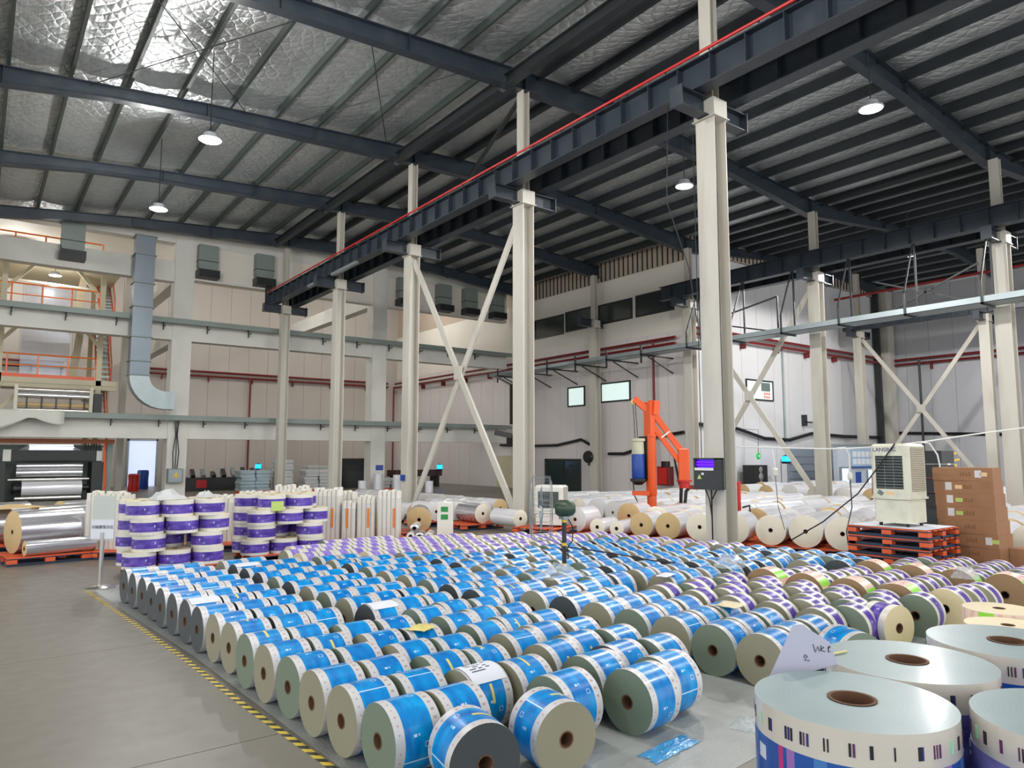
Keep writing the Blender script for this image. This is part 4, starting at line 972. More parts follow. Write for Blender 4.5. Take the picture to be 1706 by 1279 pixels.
# ------------------------------------------------------------------ foreground upright rolls (lower right)
def fg_roll(x, y, lab, bandc, seed):
    r, L, zt = .21, .30, 1.25
    o = link('film_roll', FGM['body'], None, (x,y,zt-L), seed*1.3); tag(o, lab, 'film roll', 'large upright rolls at lower right')
    link('printed_band', FGM[bandc], o); link('core_tube', FGM['core'], o); link('margin_print', FGM['marks'], o)
    return o
def fg_setup():
    k = NT('fg_end'); tc = k.n('ShaderNodeTexCoord'); wv = k.n('ShaderNodeTexWave'); wv.wave_type = 'RINGS'; wv.rings_direction = 'Z'
    wv.inputs['Scale'].default_value = 28; wv.inputs['Distortion'].default_value = .6; k.l(tc.outputs['Object'], wv.inputs['Vector'])
    nz = k.noise(k.ocoord(), 5, 4)
    k.l(k.mix(k.math('ADD', k.math('MULTIPLY', wv.outputs['Fac'], .08), k.math('MULTIPLY', nz, .6)), S(116,136,138), S(152,168,168)), k.b.inputs['Base Color'])
    k.b.inputs['Roughness'].default_value = .42; k.b.inputs['Coat Weight'].default_value = .1; k.b.inputs['Specular IOR Level'].default_value = .35; k.b.inputs['Coat Roughness'].default_value = .16
    bp = k.n('ShaderNodeBump'); bp.inputs['Strength'].default_value = .25; k.l(nz, bp.inputs['Height']); k.l(bp.outputs[0], k.b.inputs['Coat Normal'])
    mg = pm('fg_margin', (212,206,196), .22, .2, var=.1, scale=6, coat=.4)
    b, p, c = roll_meshes('fg', .21, .30, (.235,.80), k.m, mg, M_bandb, 72, rc=.052, vert=True)
    FGM['body'] = b; FGM['core'] = c
    kb = NT('fg_blue_print'); uvn = kb.n('ShaderNodeUVMap'); sp = kb.n('ShaderNodeSeparateXYZ'); kb.l(uvn.outputs[0], sp.inputs[0]); u, v = sp.outputs[0], sp.outputs[1]
    uf = kb.math('FRACT', kb.math('MULTIPLY', u, 4.0)); nz = kb.noise(kb.ocoord(), 9, 3)
    col = kb.mix(nz, S(10,58,138), S(26,92,176))
    for (a, b2, c_, d_, cl, f) in [(.08,.16,0,1,S(70,130,190),.7),(.3,.5,.05,.55,S(60,140,190),.5),(.58,.68,.12,.3,S(220,226,236),.8),(.82,.86,0,1,S(190,40,110),.9),(.89,.95,0,1,S(160,110,180),.8)]:
        col = kb.mix(kb.math('MULTIPLY', kb.rect(uf, v, a, b2, c_, d_), f), col, cl)
    kb.l(col, kb.b.inputs['Base Color']); kb.b.inputs['Roughness'].default_value = .25; kb.b.inputs['Coat Weight'].default_value = .4
    FGM['blue'] = p.copy(); FGM['blue'].materials.clear(); FGM['blue'].materials.append(kb.m)
    FGM['violet'] = p.copy(); FGM['violet'].materials.clear(); FGM['violet'].materials.append(mat_band('fg_violet', S(60,62,128), S(128,126,190), S(90,92,160), False))
    m = MB(); R3 = random.Random(3)
    for i in range(30):
        a0 = i*2*pi/30+R3.uniform(-.03,.03); n = R3.choice((1,1,2,3)); z = .262
        for q in range(n):
            a = a0+q*.035; w_ = R3.choice((.011,.016,.007)); h_ = .013
            m.add([(.2112*cos(a+t),.2112*sin(a+t),z+s_) for t, s_ in ((0,-h_),(w_*2,-h_),(w_*2,h_),(0,h_))]+[(.2098*cos(a+t),.2098*sin(a+t),z+s_) for t, s_ in ((0,-h_),(w_*2,-h_),(w_*2,h_),(0,h_))],
                  [(0,1,2,3),(7,6,5,4),(0,4,5,1),(1,5,6,2),(2,6,7,3),(3,7,4,0)], R3.choice((0,0,0,1,2,3)))
    FGM['marks'] = m.mesh('margin_print', [M_inkd, pm('ink_navy', (40,40,120), .6), pm('ink_plum', (90,40,90), .6), pm('ink_mint', (150,210,170), .6)])
FGM = {}; fg_setup()
FP = [(1.625,.885),(2.045,.955),(2.49,.87),(1.885,.52)]
FL = ['upright clear wrapped roll nearest the camera, blue print below its edge marks','upright clear wrapped roll behind the nearest one, beside the paper sheet','upright clear wrapped roll farthest right with only its brown core half visible','upright clear wrapped roll cut by the lower right corner']
for i, ((x, y), l) in enumerate(zip(FP, FL)): fg_roll(x, y, l, 'blue' if i in (0,2) else 'violet', i)
for lv in range(3):
    for i, (x, y) in enumerate(FP):
        b = FGM['body']; o = link('film_roll', b, None, (x,y,.95-.30*(lv+1)-.001*(lv+1)), i); tag(o, 'upright roll hidden %s below %s' % (('one layer','two layers','three layers')[lv], ['the nearest clear wrapped roll','the clear wrapped roll by the paper','the farthest right clear wrapped roll','the corner clear wrapped roll'][i]), 'film roll', 'rolls under the foreground rolls')
        link('printed_band', FGM['blue'], o); link('core_tube', FGM['core'], o)
tag(MB().box(1.35,.2,0,2.75,1.2,.044).build('skid_board', M_palor, origin=(2,.7,0)), 'low board carrying the foreground stack of upright rolls', 'board')
# the leaning sheet with handwriting
t = thing('paper_sheet', 'white paper sheet with handwriting standing among the foreground rolls', 'paper', (1.80,1.12,1.2))
px = Vector((.80,-.60,0)); pz = Vector((.1,.14,.985)); o0 = Vector((1.745,1.13,1.25))
def PQ(a, b, d=0.0): return o0+px*a+pz*b+Vector((-.6,-.8,0))*d
poly = [(-.055,-.05),(.032,.098),(.055,.1),(.125,.055),(.14,-.0)]
m = MB(); n = len(poly); m.add([PQ(a,b) for a, b in poly]+[PQ(a,b,-.0006) for a, b in poly], [tuple(range(n-1,-1,-1)), tuple(range(n,2*n))]+[(i,(i+1)%n,n+(i+1)%n,n+i) for i in range(n)])
m.build('sheet', M_note, t)
m = MB()
def stroke(P):
    m.tube([PQ(a,b,.0008) for a, b in P], .0011, 5)
stroke([(.080,.050),(.084,.030),(.092,.044),(.096,.032)]); stroke([(.098,.036),(.108,.042),(.100,.046),(.100,.034),(.110,.032)]); stroke([(.117,.040),(.126,.044)]); stroke([(.122,.046),(.118,.03),(.124,.032)])
stroke([(.052,.016),(.056,.024),(.062,.020),(.053,.010),(.066,.009)])
m.build('handwriting', M_inkd, t)
tag(MB().bar((1.885,1.105,1.2545),(1.985,1.09,1.2545),.006,.003).build('tape_tab', M_tapey, origin=(1.9,1.1,1.25)), 'yellow tape strip on the upright roll beside the paper', 'tape')
# flat lying pink and lime discs at right
for i, (x, y, z, r_) in enumerate([(6.72,2.35,.003,.3),(6.70,2.33,.225,.3),(7.35,2.62,.003,.3),(7.36,2.62,.225,.28)]):
    o = link('film_roll', roll_meshes(('d',i), r_, .22, (.02,.98), ENDS['cream'], M_marginc, MATS['wrap_mix'], 40, rc=.05, vert=True)[0], None, (x,y,z), i*.7)
    b_ = roll_meshes(('d',i), r_, .22, (.02,.98), ENDS['cream'], M_marginc, MATS['wrap_mix'], 40, rc=.05, vert=True)
    link('printed_band', b_[1], o); link('core_tube', b_[2], o)
    tag(o, ['lower flat pink and lime roll at the right edge','upper flat pink and lime roll at the right edge','lower flat pink roll behind, right edge','upper flat pink roll behind, right edge'][i], 'film roll', 'flat pink and lime rolls')
crumple(7.0,2.95,.004,.16,.12,.05,M_lime,'lime film scraps on the floor by the flat rolls', .2, 6)
crumple(6.45,2.72,.004,.16,.1,.04,pm('scrap_coral',(236,150,120),.5),'coral film scraps on the floor by the flat rolls', .8, 6)

# ------------------------------------------------------------------ pallets
def pallet_mesh_set():
    d = {}
    d['board'] = MB().box(-.6,-.05,0,.6,.05,.018).mesh('deck_board', M_palor)
    d['runner'] = MB().box(-.05,-.5,0,.05,.5,.04).mesh('base_runner', M_palbl); d['runx'] = MB().box(-.6,-.05,0,.6,.05,.042).mesh('base_runner', M_palbl)
    d['block'] = MB().box(-.07,-.06,0,.07,.06,.064).mesh('foot_block', M_palor)
    d['blockn'] = MB().box(-.07,-.06,0,.07,.06,.085).mesh('foot_block', M_palbl)
    d['stringer'] = MB().box(-.6,-.05,0,.6,.05,.018).mesh('cross_plank', M_palbl)
    return d
PM_ = pallet_mesh_set()
def pallet(x, y, z, rz, lab, group=None, navy=False):
    t = thing('pallet', lab, 'pallet', (x,y,z), rz, group)
    for yy in (-.44,-.26,-.09,.09,.26,.44): link('deck_board', PM_['board'], t, (0,yy,.122))
    for yy in (-.44,0,.44): link('cross_plank', PM_['stringer'], t, (0,yy,.104))
    for yy in (-.45,0,.45): link('base_runner', PM_['runx'], t, (0,yy,0))
    for xx in (-.53,0,.53):
        link('base_runner', PM_['runner'], t, (xx,0,0))
        for yy in (-.44,0,.44): link('foot_block', PM_['block'], t, (xx,yy,.04))
    return t
PH = .14

# ------------------------------------------------------------------ violet upright stacks on pallets
def up(x, y, z, lab, g, ang):
    b, p, c = RMget('up','cream')
    o = link('upright_roll', b, None, (x,y,z), ang); tag(o, lab, 'film roll', g); link('printed_band', p, o); link('core_tube', c, o)
H = .2445
for si, (cx_, cy_, nm) in enumerate([(2.51,12.15,'left violet stack'),(4.34,12.62,'right violet stack')]):
    pallet(cx_, cy_+.02, 0, 0, 'orange pallet carrying the '+nm, 'pallets under the violet stacks')
    lay = {1: [(-.48,-.25),(0,-.25),(.48,-.25),(-.48,.24),(0,.24),(.48,.24)],
           2: [(-.36,-.25),(.46,-.25),(-.5,.24),(0,.24),(.5,.24)] if si == 0 else [(-.38,-.25),(.46,-.25),(-.46,.24),(.03,.24),(.5,.24)],
           3: [(-.40,-.27),(.08,-.29),(.56,-.2),(-.48,.24),(0,.24),(.5,.28)],
           4: [(-.46,-.22),(.01,-.25),(.48,-.22),(-.48,.26),(.0,.26),(.5,.26)] if si == 0 else [(-.22,-.24),(.27,-.22),(-.46,.26),(.05,.26),(.52,.26)]}
    cn = ['bottom','second','third','top']
    for lv in lay:
        for n, (dx, dy) in enumerate(lay[lv]):
            row = 'front' if dy < 0 else 'rear'; k_ = n if dy < 0 else n-sum(1 for q in lay[lv] if q[1] < 0)
            up(cx_+dx, cy_+dy, PH+.002+H*(lv-1), 'upright violet roll, %s from left in %s row, %s layer, %s' % (ORD[k_+1], row, cn[lv-1], nm), 'upright violet rolls in the '+nm, RND.uniform(0,6))
crumple(2.4,12.0,PH+.002+H*4,.3,.2,.14,MATS['bag_white'],'white crumpled wrapping on top of the left violet stack', .2, 8)
crumple(3.0,12.2,PH+.002+H*4,.18,.14,.1,MATS['bag_white'],'small white wrapping at the right of the left violet stack', .9, 8)
tag(MB().add([(-.09,0,0),(.12,0,0),(.12,.002,.16),(-.09,.002,.16),(-.09,-.003,0),(.12,-.003,0),(.12,-.001,.16),(-.09,-.001,.16)],[(0,1,2,3),(7,6,5,4),(0,4,5,1),(1,5,6,2),(2,6,7,3),(3,7,4,0)]).build('paper_note', M_labelg, origin=(0,0,0)), 'pale yellow note hanging on the top layer of the right violet stack', 'paper').location = (4.12,12.13,.86)

# ------------------------------------------------------------------ large white film rolls
WM = {}
def wroll_mesh(r, L, endm, filmm, key, seg=28, rc=.038):
    if key in WM: return WM[key]
    m = MB(); m.lathe((0,0,r),[(r,-L/2+.004),(r,L/2-.004)],seg,0,'x',cap=False)
    for s_ in (-1,1):
        m.lathe((0,0,r),[(r,s_*(L/2-.004)),(r-.006,s_*L/2),(rc,s_*L/2)],seg,1,'x',cap=False)
    body = m.mesh('white_roll', [filmm, endm])
    for p in body.polygons:
        pass
    m = MB(); h_ = L/2+.002
    m.lathe((0,0,r),[(rc+.002,-h_),(rc-.006,-h_),(rc-.006,-h_+.06),(rc-.006,h_-.06),(rc-.006,h_),(rc+.002,h_)],16,0,'x',cap=False)
    core = m.mesh('core_tube', [M_core, M_coredark]); WM[key] = (body, core); return WM[key]
def wroll(x, y, z, ang, r, L, endm, filmm, lab, group):
    b, c = wroll_mesh(r, L, endm, filmm, (r, L, endm.name, filmm.name))
    o = link('white_roll', b, None, (x,y,z), ang); tag(o, lab, 'film roll', group); link('core_tube', c, o); return o
WB = []
a20 = radians(20); ax = Vector((cos(a20),sin(a20),0)); rw = Vector((-sin(a20),cos(a20),0))
faces = [(12.36,6.05,.29,'cream'),(12.16,6.66,.29,'cream'),(12.02,7.27,.29,'cream'),(11.84,7.86,.275,'cream'),(11.50,8.42,.29,'cream'),(11.30,9.05,.27,'cream'),(11.04,9.62,.26,'tan'),(10.86,10.16,.25,'tan'),(10.62,10.62,.155,'cream'),(10.42,10.98,.17,'cream'),(10.47,11.72,.27,'white')]
E_ = {'cream':M_creamend,'tan':M_tan,'white':M_whiteend}
M_base_or = M_palor
fl_ = ['first','second','third','fourth','fifth','sixth','seventh','eighth','ninth','tenth','eleventh','twelfth']
for i, (x, y, r, e) in enumerate(faces):
    L = .72; c = Vector((x,y,0))+ax*L/2
    lab = {6:'tan ended white film roll, right one of the tan pair',7:'tan ended white film roll, left one of the tan pair',8:'smallest cream ended white roll beside the tan pair',9:'small cream ended white roll left of the smallest one',
           4:'white roll in the front row whose long side shows grey on the right'}.get(i, '%s white roll from the right in the front row of large rolls, %s end' % (fl_[i], e))
    wroll(c.x, c.y, .14, a20, r, L, E_[e], M_whitefilm, lab, 'front row of large white rolls'); WB.append((c.x,c.y,r))
    for d in range(1, 4):
        rr = [.28,.27,.29][(i+d) % 3]; c2 = Vector((x,y,0))+ax*(L/2+d*.80)
        if any((c2.x-q[0])**2+(c2.y-q[1])**2 < .3**2 for q in WB): continue
        if i in (8,10) or (i in (4,9,11) and d == 1): continue
        if (c2.x-13.58)**2+(c2.y-12.33)**2 < .62 or (c2.x-12.75)**2+(c2.y-9.2)**2 < .3: continue
        if abs(c2.x-10.6) < .7 and abs(c2.y-13.7) < .5: continue
        if 11.6 < c2.x < 12.2 and c2.y < 5.8: continue
        e2 = RND.choice(['cream','white','cream','tan'])
        wroll(c2.x, c2.y, .14, a20, min(rr,.288), L, E_[e2], M_whitefilm, 'white roll %s behind the %s roll of the front row, %s end' % (['','directly','two places','three places'][d], fl_[i], e2), 'large white rolls behind the front row'); WB.append((c2.x,c2.y,rr))
for k in range(5):
    c = Vector((12.2,6.5,0))+rw*(k*1.23)+ax*.55
    pallet(c.x, c.y, 0, a20+pi/2, 'orange pallet under the front row of large white rolls, %s from the right' % ORD[k+1], 'pallets under the white rolls')
for k in range(5):
    c = Vector((12.2,6.5,0))+rw*(k*1.23)+ax*1.62
    pallet(c.x, c.y, 0, a20+pi/2, 'orange pallet under the second row of large white rolls, %s from the right' % ORD[k+1], 'pallets under the white rolls')
for k in range(4):
    c = Vector((12.2,6.5,0))+rw*(k*1.23)+ax*2.69
    pallet(c.x, c.y, 0, a20+pi/2, 'orange pallet under the third row of large white rolls, %s from the right' % ORD[k+1], 'pallets under the white rolls')
# field of rolls reaching back to the window wall
def wfield(x0, x1, dx, y0, y1, dy, ang, r, L, nm, skip, zz=.0):
    i = 0; x = x0
    while x <= x1:
        j = 0; y = y0; i += 1
        while y <= y1:
            j += 1; rr = RND.choice((r, r*.93, r*.97))
            if not skip(x, y):
                e = RND.choice(['cream','white','white','tan'])
                wroll(x+RND.uniform(-.02,.02), y, zz, ang, rr, L, E_[e], M_whitefilm, 'white roll, row %s, %s from near side, %s, %s end' % (wd(i), wd(j), nm, e), 'white rolls in '+nm)
            y += dy
        x += dx
near = lambda x, y: any((x-q[0])**2+(y-q[1])**2 < 1.0 for q in WB)
wfield(13.9,21.6,1.1,10.9,17.6,.66,0.0,.31,1.0,'field below window wall', lambda x, y: near(x,y) or (abs(x-13.58) < .9 and abs(y-12.33) < .7) or x+y*.55 < 20.2)
wfield(14.9,21.4,1.1,2.6,10.2,.66,0.0,.31,1.0,'field behind the cartons', lambda x, y: near(x,y) or (x < 16.5 and y > 7.5) or x-.6*y < 11.4)
wfield(24.4,29.0,1.15,9.0,17.0,1.0,0.0,.36,1.05,'far field before office wall', lambda x, y: (abs(x-23.4) < .9))
# left group, ends turned to the camera
lw = [(9.40,15.75,.235,'white'),(9.90,15.60,.235,'white'),(10.0,14.55,.235,'cream'),(10.12,13.2,.2,'cream')]
for i, (x, y, r, e) in enumerate(lw):
    L = (.9,.9,.9,.95)[i]
    wroll(x, y+L/2, .14, pi/2, r, L, E_[e], M_silver if i == 2 else M_whitefilm, ['white roll left of the third column, leftmost of its row','second white roll left of the third column','silvery roll with a cream end left of the third column','cream ended roll tucked behind the third column'][i], 'rolls left of the third column')
for i, (x, y) in enumerate([(9.6,16.2),(9.95,14.95)]): pallet(x, y, 0, 0, 'orange pallet under the %s rolls left of the third column' % ('white','silvery')[i], 'pallets left of the third column')
wfield(9.0,12.9,.56,17.6,25.5,1.05,pi/2,.26,1.0,'field beyond third column', lambda x, y: abs(x-10.6) < .62 and (abs(y-19.4) < 1.0 or abs(y-25) < 1.1) or (x > 10.2 and x < 11.0 and y < 19.6))
sheetm = MB()

# ------------------------------------------------------------------ white foam bundles on orange pallets
def bundle(x, y, rz, nx, ny, h, lab, strip, z=PH):
    t = thing('foam_bundle', lab, 'foam bundle', (x,y,z), rz, 'white foam bundles')
    m = MB(); R2 = random.Random(int(x*77))
    for i in range(nx):
        for j in range(ny):
            hh = h+R2.uniform(-.05,.04); m.lathe(((i-(nx-1)/2)*.085,(j-(ny-1)/2)*.085,0),[(.042,0),(.042,hh)],10)
    m.build('foam_profiles', M_foam, None, (0,0,0)).parent = t
    w_, d_ = nx*.085/2, ny*.085/2
    if strip: MB().box(strip*w_-.022,-d_-.006,.25,strip*w_+.022,-d_-.001,.62).build('orange_strip', M_strip, None, (0,0,0)).parent = t
    MB().box(-w_-.003,-d_-.0008,.0,w_+.003,d_+.0008,h-.12).build('clear_wrap', MATS['wrap_clear'], None, (0,0,0)).parent = t
pm('wrap_clear', (232,232,228), .2, 0, alpha=.28, coat=.4, bump=.4, bscale=20)
angb = radians(-35)
for (x, y, nx, ny, h, s_, l) in [(5.66,13.63,6,4,.98,.45,'white foam bundle nearest the right violet stack, orange strip on its right'),(5.99,13.33,3,4,.74,-.2,'lower white foam bundle with a long orange strip'),(6.27,13.16,4,4,.84,.3,'middle white foam bundle with a slanted orange strip'),(6.63,12.90,5,4,.94,.5,'white foam bundle at the right end with an orange strip near its edge'),
                                 (5.15,14.0,7,4,.95,0,'white foam bundle seen above the right violet stack'),(4.55,14.45,8,4,.92,0,'wide white foam bundle behind the right violet stack, centre'),(5.3,14.6,8,4,1.02,0,'tall white foam bundle at the back above the violet stack'),(6.1,14.0,7,4,.9,0,'white foam bundle in the second row behind the orange strips'),(3.36,13.35,3,3,.95,0,'narrow white foam bundle between the two violet stacks'),(3.85,14.75,8,4,.86,0,'white foam bundle behind the right violet stack'),(2.02,14.78,8,5,.98,0,'white wrapped foam bundle behind the sign post')]:
    bundle(x, y, angb, nx, ny, h, l, s_)
for i, (x, y, l) in enumerate([(5.35,14.0,'orange pallet under the leftmost foam bundles'),(6.32,13.3,'orange pallet under the middle foam bundles'),(7.3,12.6,'orange pallet under the right foam bundle and short rolls'),(3.9,14.6,'orange pallet under the foam between the violet stacks'),(2.02,14.78,'orange pallet under the wrapped bundle behind the sign')]):
    pallet(x, y, 0, angb, l, 'pallets under foam bundles')
for i, (x, y, z, l) in enumerate([(6.98,12.62,PH,'short white roll lying left on the pallet right of the foam bundles'),(7.12,12.52,PH,'short silver roll lying in the middle beside the foam bundles'),(7.26,12.41,PH,'short silver roll lying right, beside the green marked carton'),(7.05,12.6,PH+.155,'short white roll lying on top of the two short rolls')]):
    wroll(x, y, z, radians(55+90*0), .085, .5, M_whiteend if i % 2 == 0 else M_silver, M_whitefilm if i != 1 else M_silver, l, 'short rolls beside the foam bundles')
wroll(7.95,14.05,PH,radians(60),.27,.8,M_tan,M_silver,'kraft ended silver roll with a green stripe behind the short rolls','rolls behind the foam bundles')
wroll(7.35,14.45,PH,radians(60),.25,.8,M_tan,M_whitefilm,'kraft ended roll left of the green striped one','rolls behind the foam bundles')
pallet(7.65,14.25,0,angb,'orange pallet under the kraft ended rolls behind the foam','pallets under foam bundles')
t = thing('upright_carton', 'tall white carton with two green squares right of the foam bundles', 'carton', (7.50,12.22,PH), angb)
MB().cbox((0,0,.36),(.3,.25,.72),0).build('carton_body', M_foam, None, (0,0,0)).parent = t
for z in (.4,.55): MB().box(-.08,-.129,z,.06,-.126,z+.1).build('green_square', pm('carton_green_%d' % int(z*100), (40,140,70), .6), None, (0,0,0)).parent = t

# ------------------------------------------------------------------ silver rolls at far left
a25 = radians(24)
pallet(1.05,14.8,0,a25-.3,'orange pallet carrying the large silver roll at far left','pallets at far left')
wroll(1.08,15.05,PH,a25-.1,.36,1.05,M_tan,M_silver,'large silver film roll with a kraft end on an orange pallet at far left','silver rolls at far left')
o = wroll(1.25,14.48,PH,a25-.2,.125,1.05,M_tan,M_silver,'slim silver roll with a green stripe before the large silver roll','silver rolls at far left')
m = curved(.12,-.5,.5,radians(28),radians(48),.002,4); link('green_stripe', m.mesh('green_stripe', pm('stripe_green',(30,140,110),.35)), o)
for i, (x, y, l) in enumerate([(.1,16.6,'silver roll standing behind the large kraft ended one, left'),(1.45,17.1,'silver roll behind the large silver roll, middle'),(2.85,16.5,'kraft ended silver roll left of the sign'),(-1.0,15.7,'silver roll cut by the left picture edge'),(.5,18.7,'silver roll in the rear at far left'),(2.0,18.7,'silver roll in the rear behind the sign'),(3.4,18.0,'silver roll in the rear left of the violet stacks')]):
    wroll(x, y, PH, a25+RND.uniform(-.1,.1), .33, 1.0, M_tan, M_silver, l, 'silver rolls at far left')
    pallet(x, y, 0, a25, 'orange pallet under the '+l.replace('standing ',''), 'pallets at far left')
crumple(.7,16.6,.8,.5,.3,.06,M_tan,'torn kraft paper lying over the silver rolls at far left', .4, 6, 'paper')

# sign post
t = thing('sign_post', 'chrome post with a round base and a translucent white sign at left', 'sign', (1.46,11.28,0))
MB().lathe((1.46,11.28,0),[(.19,0),(.19,.015),(.17,.03),(.03,.045)],28).build('base', M_chrome, t)
MB().lathe((1.46,11.28,.03),[(.028,0),(.028,.72)],16).build('pole', M_chrome, t)
fx = Vector((.8,-.6,0)); fn = Vector((-.6,-.8,0)); c0 = Vector((1.46,11.28,.66))
M_acr = pm('acrylic_sheet', (206,212,206), .2, 0, alpha=.72, coat=.4)
m = MB(); m.bar(c0+fx*-.15+Vector((0,0,.28)), c0+fx*.15+Vector((0,0,.28)), .006, .6); m.build('sign_sheet', M_acr, t)
m = MB(); m.bar(c0+fx*-.16+fn*.007+Vector((0,0,.13)), c0+fx*.15+fn*.007+Vector((0,0,.13)), .004, .26); m.build('paper_card', M_paper, t)
try: put_text('sign_text', '\u5370\u5237\u819c\u6682\u5b58\u533a', .05, M_inkd, t, c0+fn*.0105+Vector((0,0,.155)), fx)
except Exception as ex: print('text', ex)

# ------------------------------------------------------------------ industrial fan among the rolls
FX, FY = 6.24, 7.2
t = thing('pedestal_fan', 'industrial pedestal fan with a green motor and taped black pole among the rolls', 'fan', (FX,FY,0))
MB().lathe((FX,FY,0),[(.2,0),(.2,.02),(.04,.05)],20).build('foot', M_black, t)
MB().lathe((FX,FY,.04),[(.03,0),(.03,.95)],12).build('pole', M_dark, t)
for z in (.36,.62,.92): MB().lathe((FX,FY,z),[(.034,0),(.034,.035)],12).build('tape_band', M_yellow, t)
hx = Vector((-.77,.64,0)).normalized(); sd_ = Vector((hx.y,-hx.x,0)); hc = Vector((FX,FY,1.1))
m = MB(); prof = [(.0001,-.15),(.05,-.15),(.09,-.12),(.11,-.05),(.11,.06),(.085,.10),(.06,.12),(.0001,.12)]; vs = []; fs = []; sg = 20
for (r, h) in prof:
    for k in range(sg): a = 2*pi*k/sg; vs.append(hc+hx*h+sd_*(r*cos(a))+Vector((0,0,r*sin(a))))
for i in range(len(prof)-1):
    for k in range(sg): fs.append((i*sg+k,i*sg+(k+1)%sg,(i+1)*sg+(k+1)%sg,(i+1)*sg+k))
m.add(vs, fs, 0, True); m.build('motor', M_green, t)
MB().box(FX-.05,FY-.05,.96,FX+.05,FY+.05,1.0).build('tilt_bracket', M_galv, t)
m = MB(); cc_ = hc+hx*.30
def ring(c, r): return [c+sd_*(r*cos(2*pi*k/28))+Vector((0,0,r*sin(2*pi*k/28))) for k in range(29)]
M_wire = pm('cage_wire', (150,152,152), .35, .5)
for (d, r) in ((-.15,.16),(-.12,.42),(.12,.42),(.15,.2),(-.14,.3),(.14,.3)): m.tube(ring(cc_+hx*d, r), .0035, 5, caps=False)
for k in range(36):
    a = 2*pi*k/36; q = lambda r, d: cc_+hx*d+sd_*(r*cos(a))+Vector((0,0,r*sin(a)))
    m.tube([q(.06,-.15),q(.34,-.145),q(.42,-.1),q(.42,.1),q(.34,.145),q(.05,.15)], .0022, 4, caps=False)
m.build('wire_cage', M_wire, t)
m = MB(); m.add(*(lambda v: (v, [tuple(range(len(v)))]))([cc_+hx*.01+sd_*(.05*cos(2*pi*k/14))+Vector((0,0,.05*sin(2*pi*k/14))) for k in range(14)]))
for b_ in range(3):
    a0 = 2*pi*b_/3; P = []
    for (r, w_, tw) in ((.04,.4,.03),(.18,.5,.02),(.32,.42,.012)):
        for s_ in (-1,1): a = a0+s_*w_*.5; P.append(cc_+hx*(s_*tw)+sd_*(r*cos(a))+Vector((0,0,r*sin(a))))
    m.add(P, [(0,1,3,2),(2,3,5,4)])
m.build('blades', M_galv, t)
MB().tube([(FX+.02,FY-.03,1.0),(FX+.1,FY-.06,.85),(FX+.09,FY-.06,.68),(FX+.03,FY-.03,.6),(FX+.04,FY-.03,.45)],.008,6).build('cord', M_rope, t)
tag(MB().tube([(FX+.03,FY-.02,.6),(6.7,6.85,.53),(7.1,6.4,.44),(7.25,6.2,.43)],.009,6).build('cable', M_rope, origin=(FX,FY,.6)), 'thin black cable running from the fan pole down onto the rolls', 'cable')

# ------------------------------------------------------------------ air coolers
def cooler(x, y, z, w_, d_, h, rz, lab, colm, dark=False):
    """front face looks along local -x, width along y"""
    t = thing('air_cooler', lab, 'air cooler', (x,y,z), rz)
    def B(nm, m, mt, par=None):
        o = m.build(nm, mt, None, (0,0,0)); o.parent = par or t; return o
    B('upper_body', MB().cbox((0,0,.34*h+.33*h),(d_,w_,.66*h),0,0,.035), colm)
    B('water_tank', MB().cbox((0,0,.19*h),(d_-.03,w_-.03,.30*h),0,0,.03), colm)
    B('rim', MB().box(-d_/2-.008,-w_/2-.008,.325*h,d_/2+.008,w_/2+.008,.35*h), colm)
    for sx_ in (-1,1):
        for sy_ in (-1,1): B('caster', MB().lathe((sx_*(d_/2-.08),sy_*(w_/2-.08),.02*h),[(.03,-.015),(.03,.015)],12,0,'y'), M_black)
    f = B('outlet', MB().box(-d_/2-.004,-w_*.36,.45*h,-d_/2+.01,w_*.36,.85*h), M_grille)
    for k in range(11): B('louvre', MB().bar((-d_/2-.008,-w_*.36,.468*h+k*.0355*h),(-d_/2-.008,w_*.36,.468*h+k*.0355*h),.012,.011), M_slat, f)
    for v in (-.12,.12): B('fin', MB().box(-d_/2-.007,v*w_-.003,.45*h,-d_/2-.003,v*w_+.003,.85*h), M_slat, f)
    p = B('side_pad', MB().box(-d_*.34,-w_/2-.004,.42*h,d_*.40,-w_/2+.01,.955*h), M_pad)
    for k in range(24): B('pad_slat', MB().box(-d_*.34,-w_/2-.010,.43*h+k*.0222*h,d_*.40,-w_/2-.004,.436*h+k*.0222*h), colm, p)
    B('side_pad', MB().box(-d_*.34,w_/2-.01,.42*h,d_*.40,w_/2+.004,.955*h), M_pad)
    return t
ca = cooler(11.52,5.36,.72,.56,.60,1.25,0,'large cream air cooler standing on the orange and navy pallets',M_cream)
put_text('logo', 'LANSING', .085, pm('logo_purple',(72,64,120),.5), ca, (11.215,5.42,.72+1.25*.925), (0,-1,0))
MB().add([(-.303,.2,.49),(-.303,.13,.45),(-.303,.09,.5),(-.303,.16,.55)],[(0,1,2,3)]).build('drop_emblem', M_slat, None, (0,0,0)).parent = ca
MB().box(-.304,-.06,.47,-.3,.06,.52).build('rating_label', M_labelo, None, (0,0,0)).parent = ca
for k in range(5):
    pallet(11.52,5.35,.143*k,pi/2+RND.uniform(-.03,.03),'orange and navy pallet under the large air cooler, %s from the top' % ORD[5-k],'pallets under the large air cooler')
tag(MB().cbox((11.52,5.36,.7185),(1.0,1.15,.003)).build('cardboard_sheet', M_paper, origin=(11.52,5.36,.717)), 'white sheet lying between the pallets and the large air cooler', 'sheet')
for o in [ca]: o.location.z = .721
cb = cooler(10.1,11.95,.34,.62,.55,.86,radians(36),'small white air cooler with a dark outlet by the third column',M_whitep)
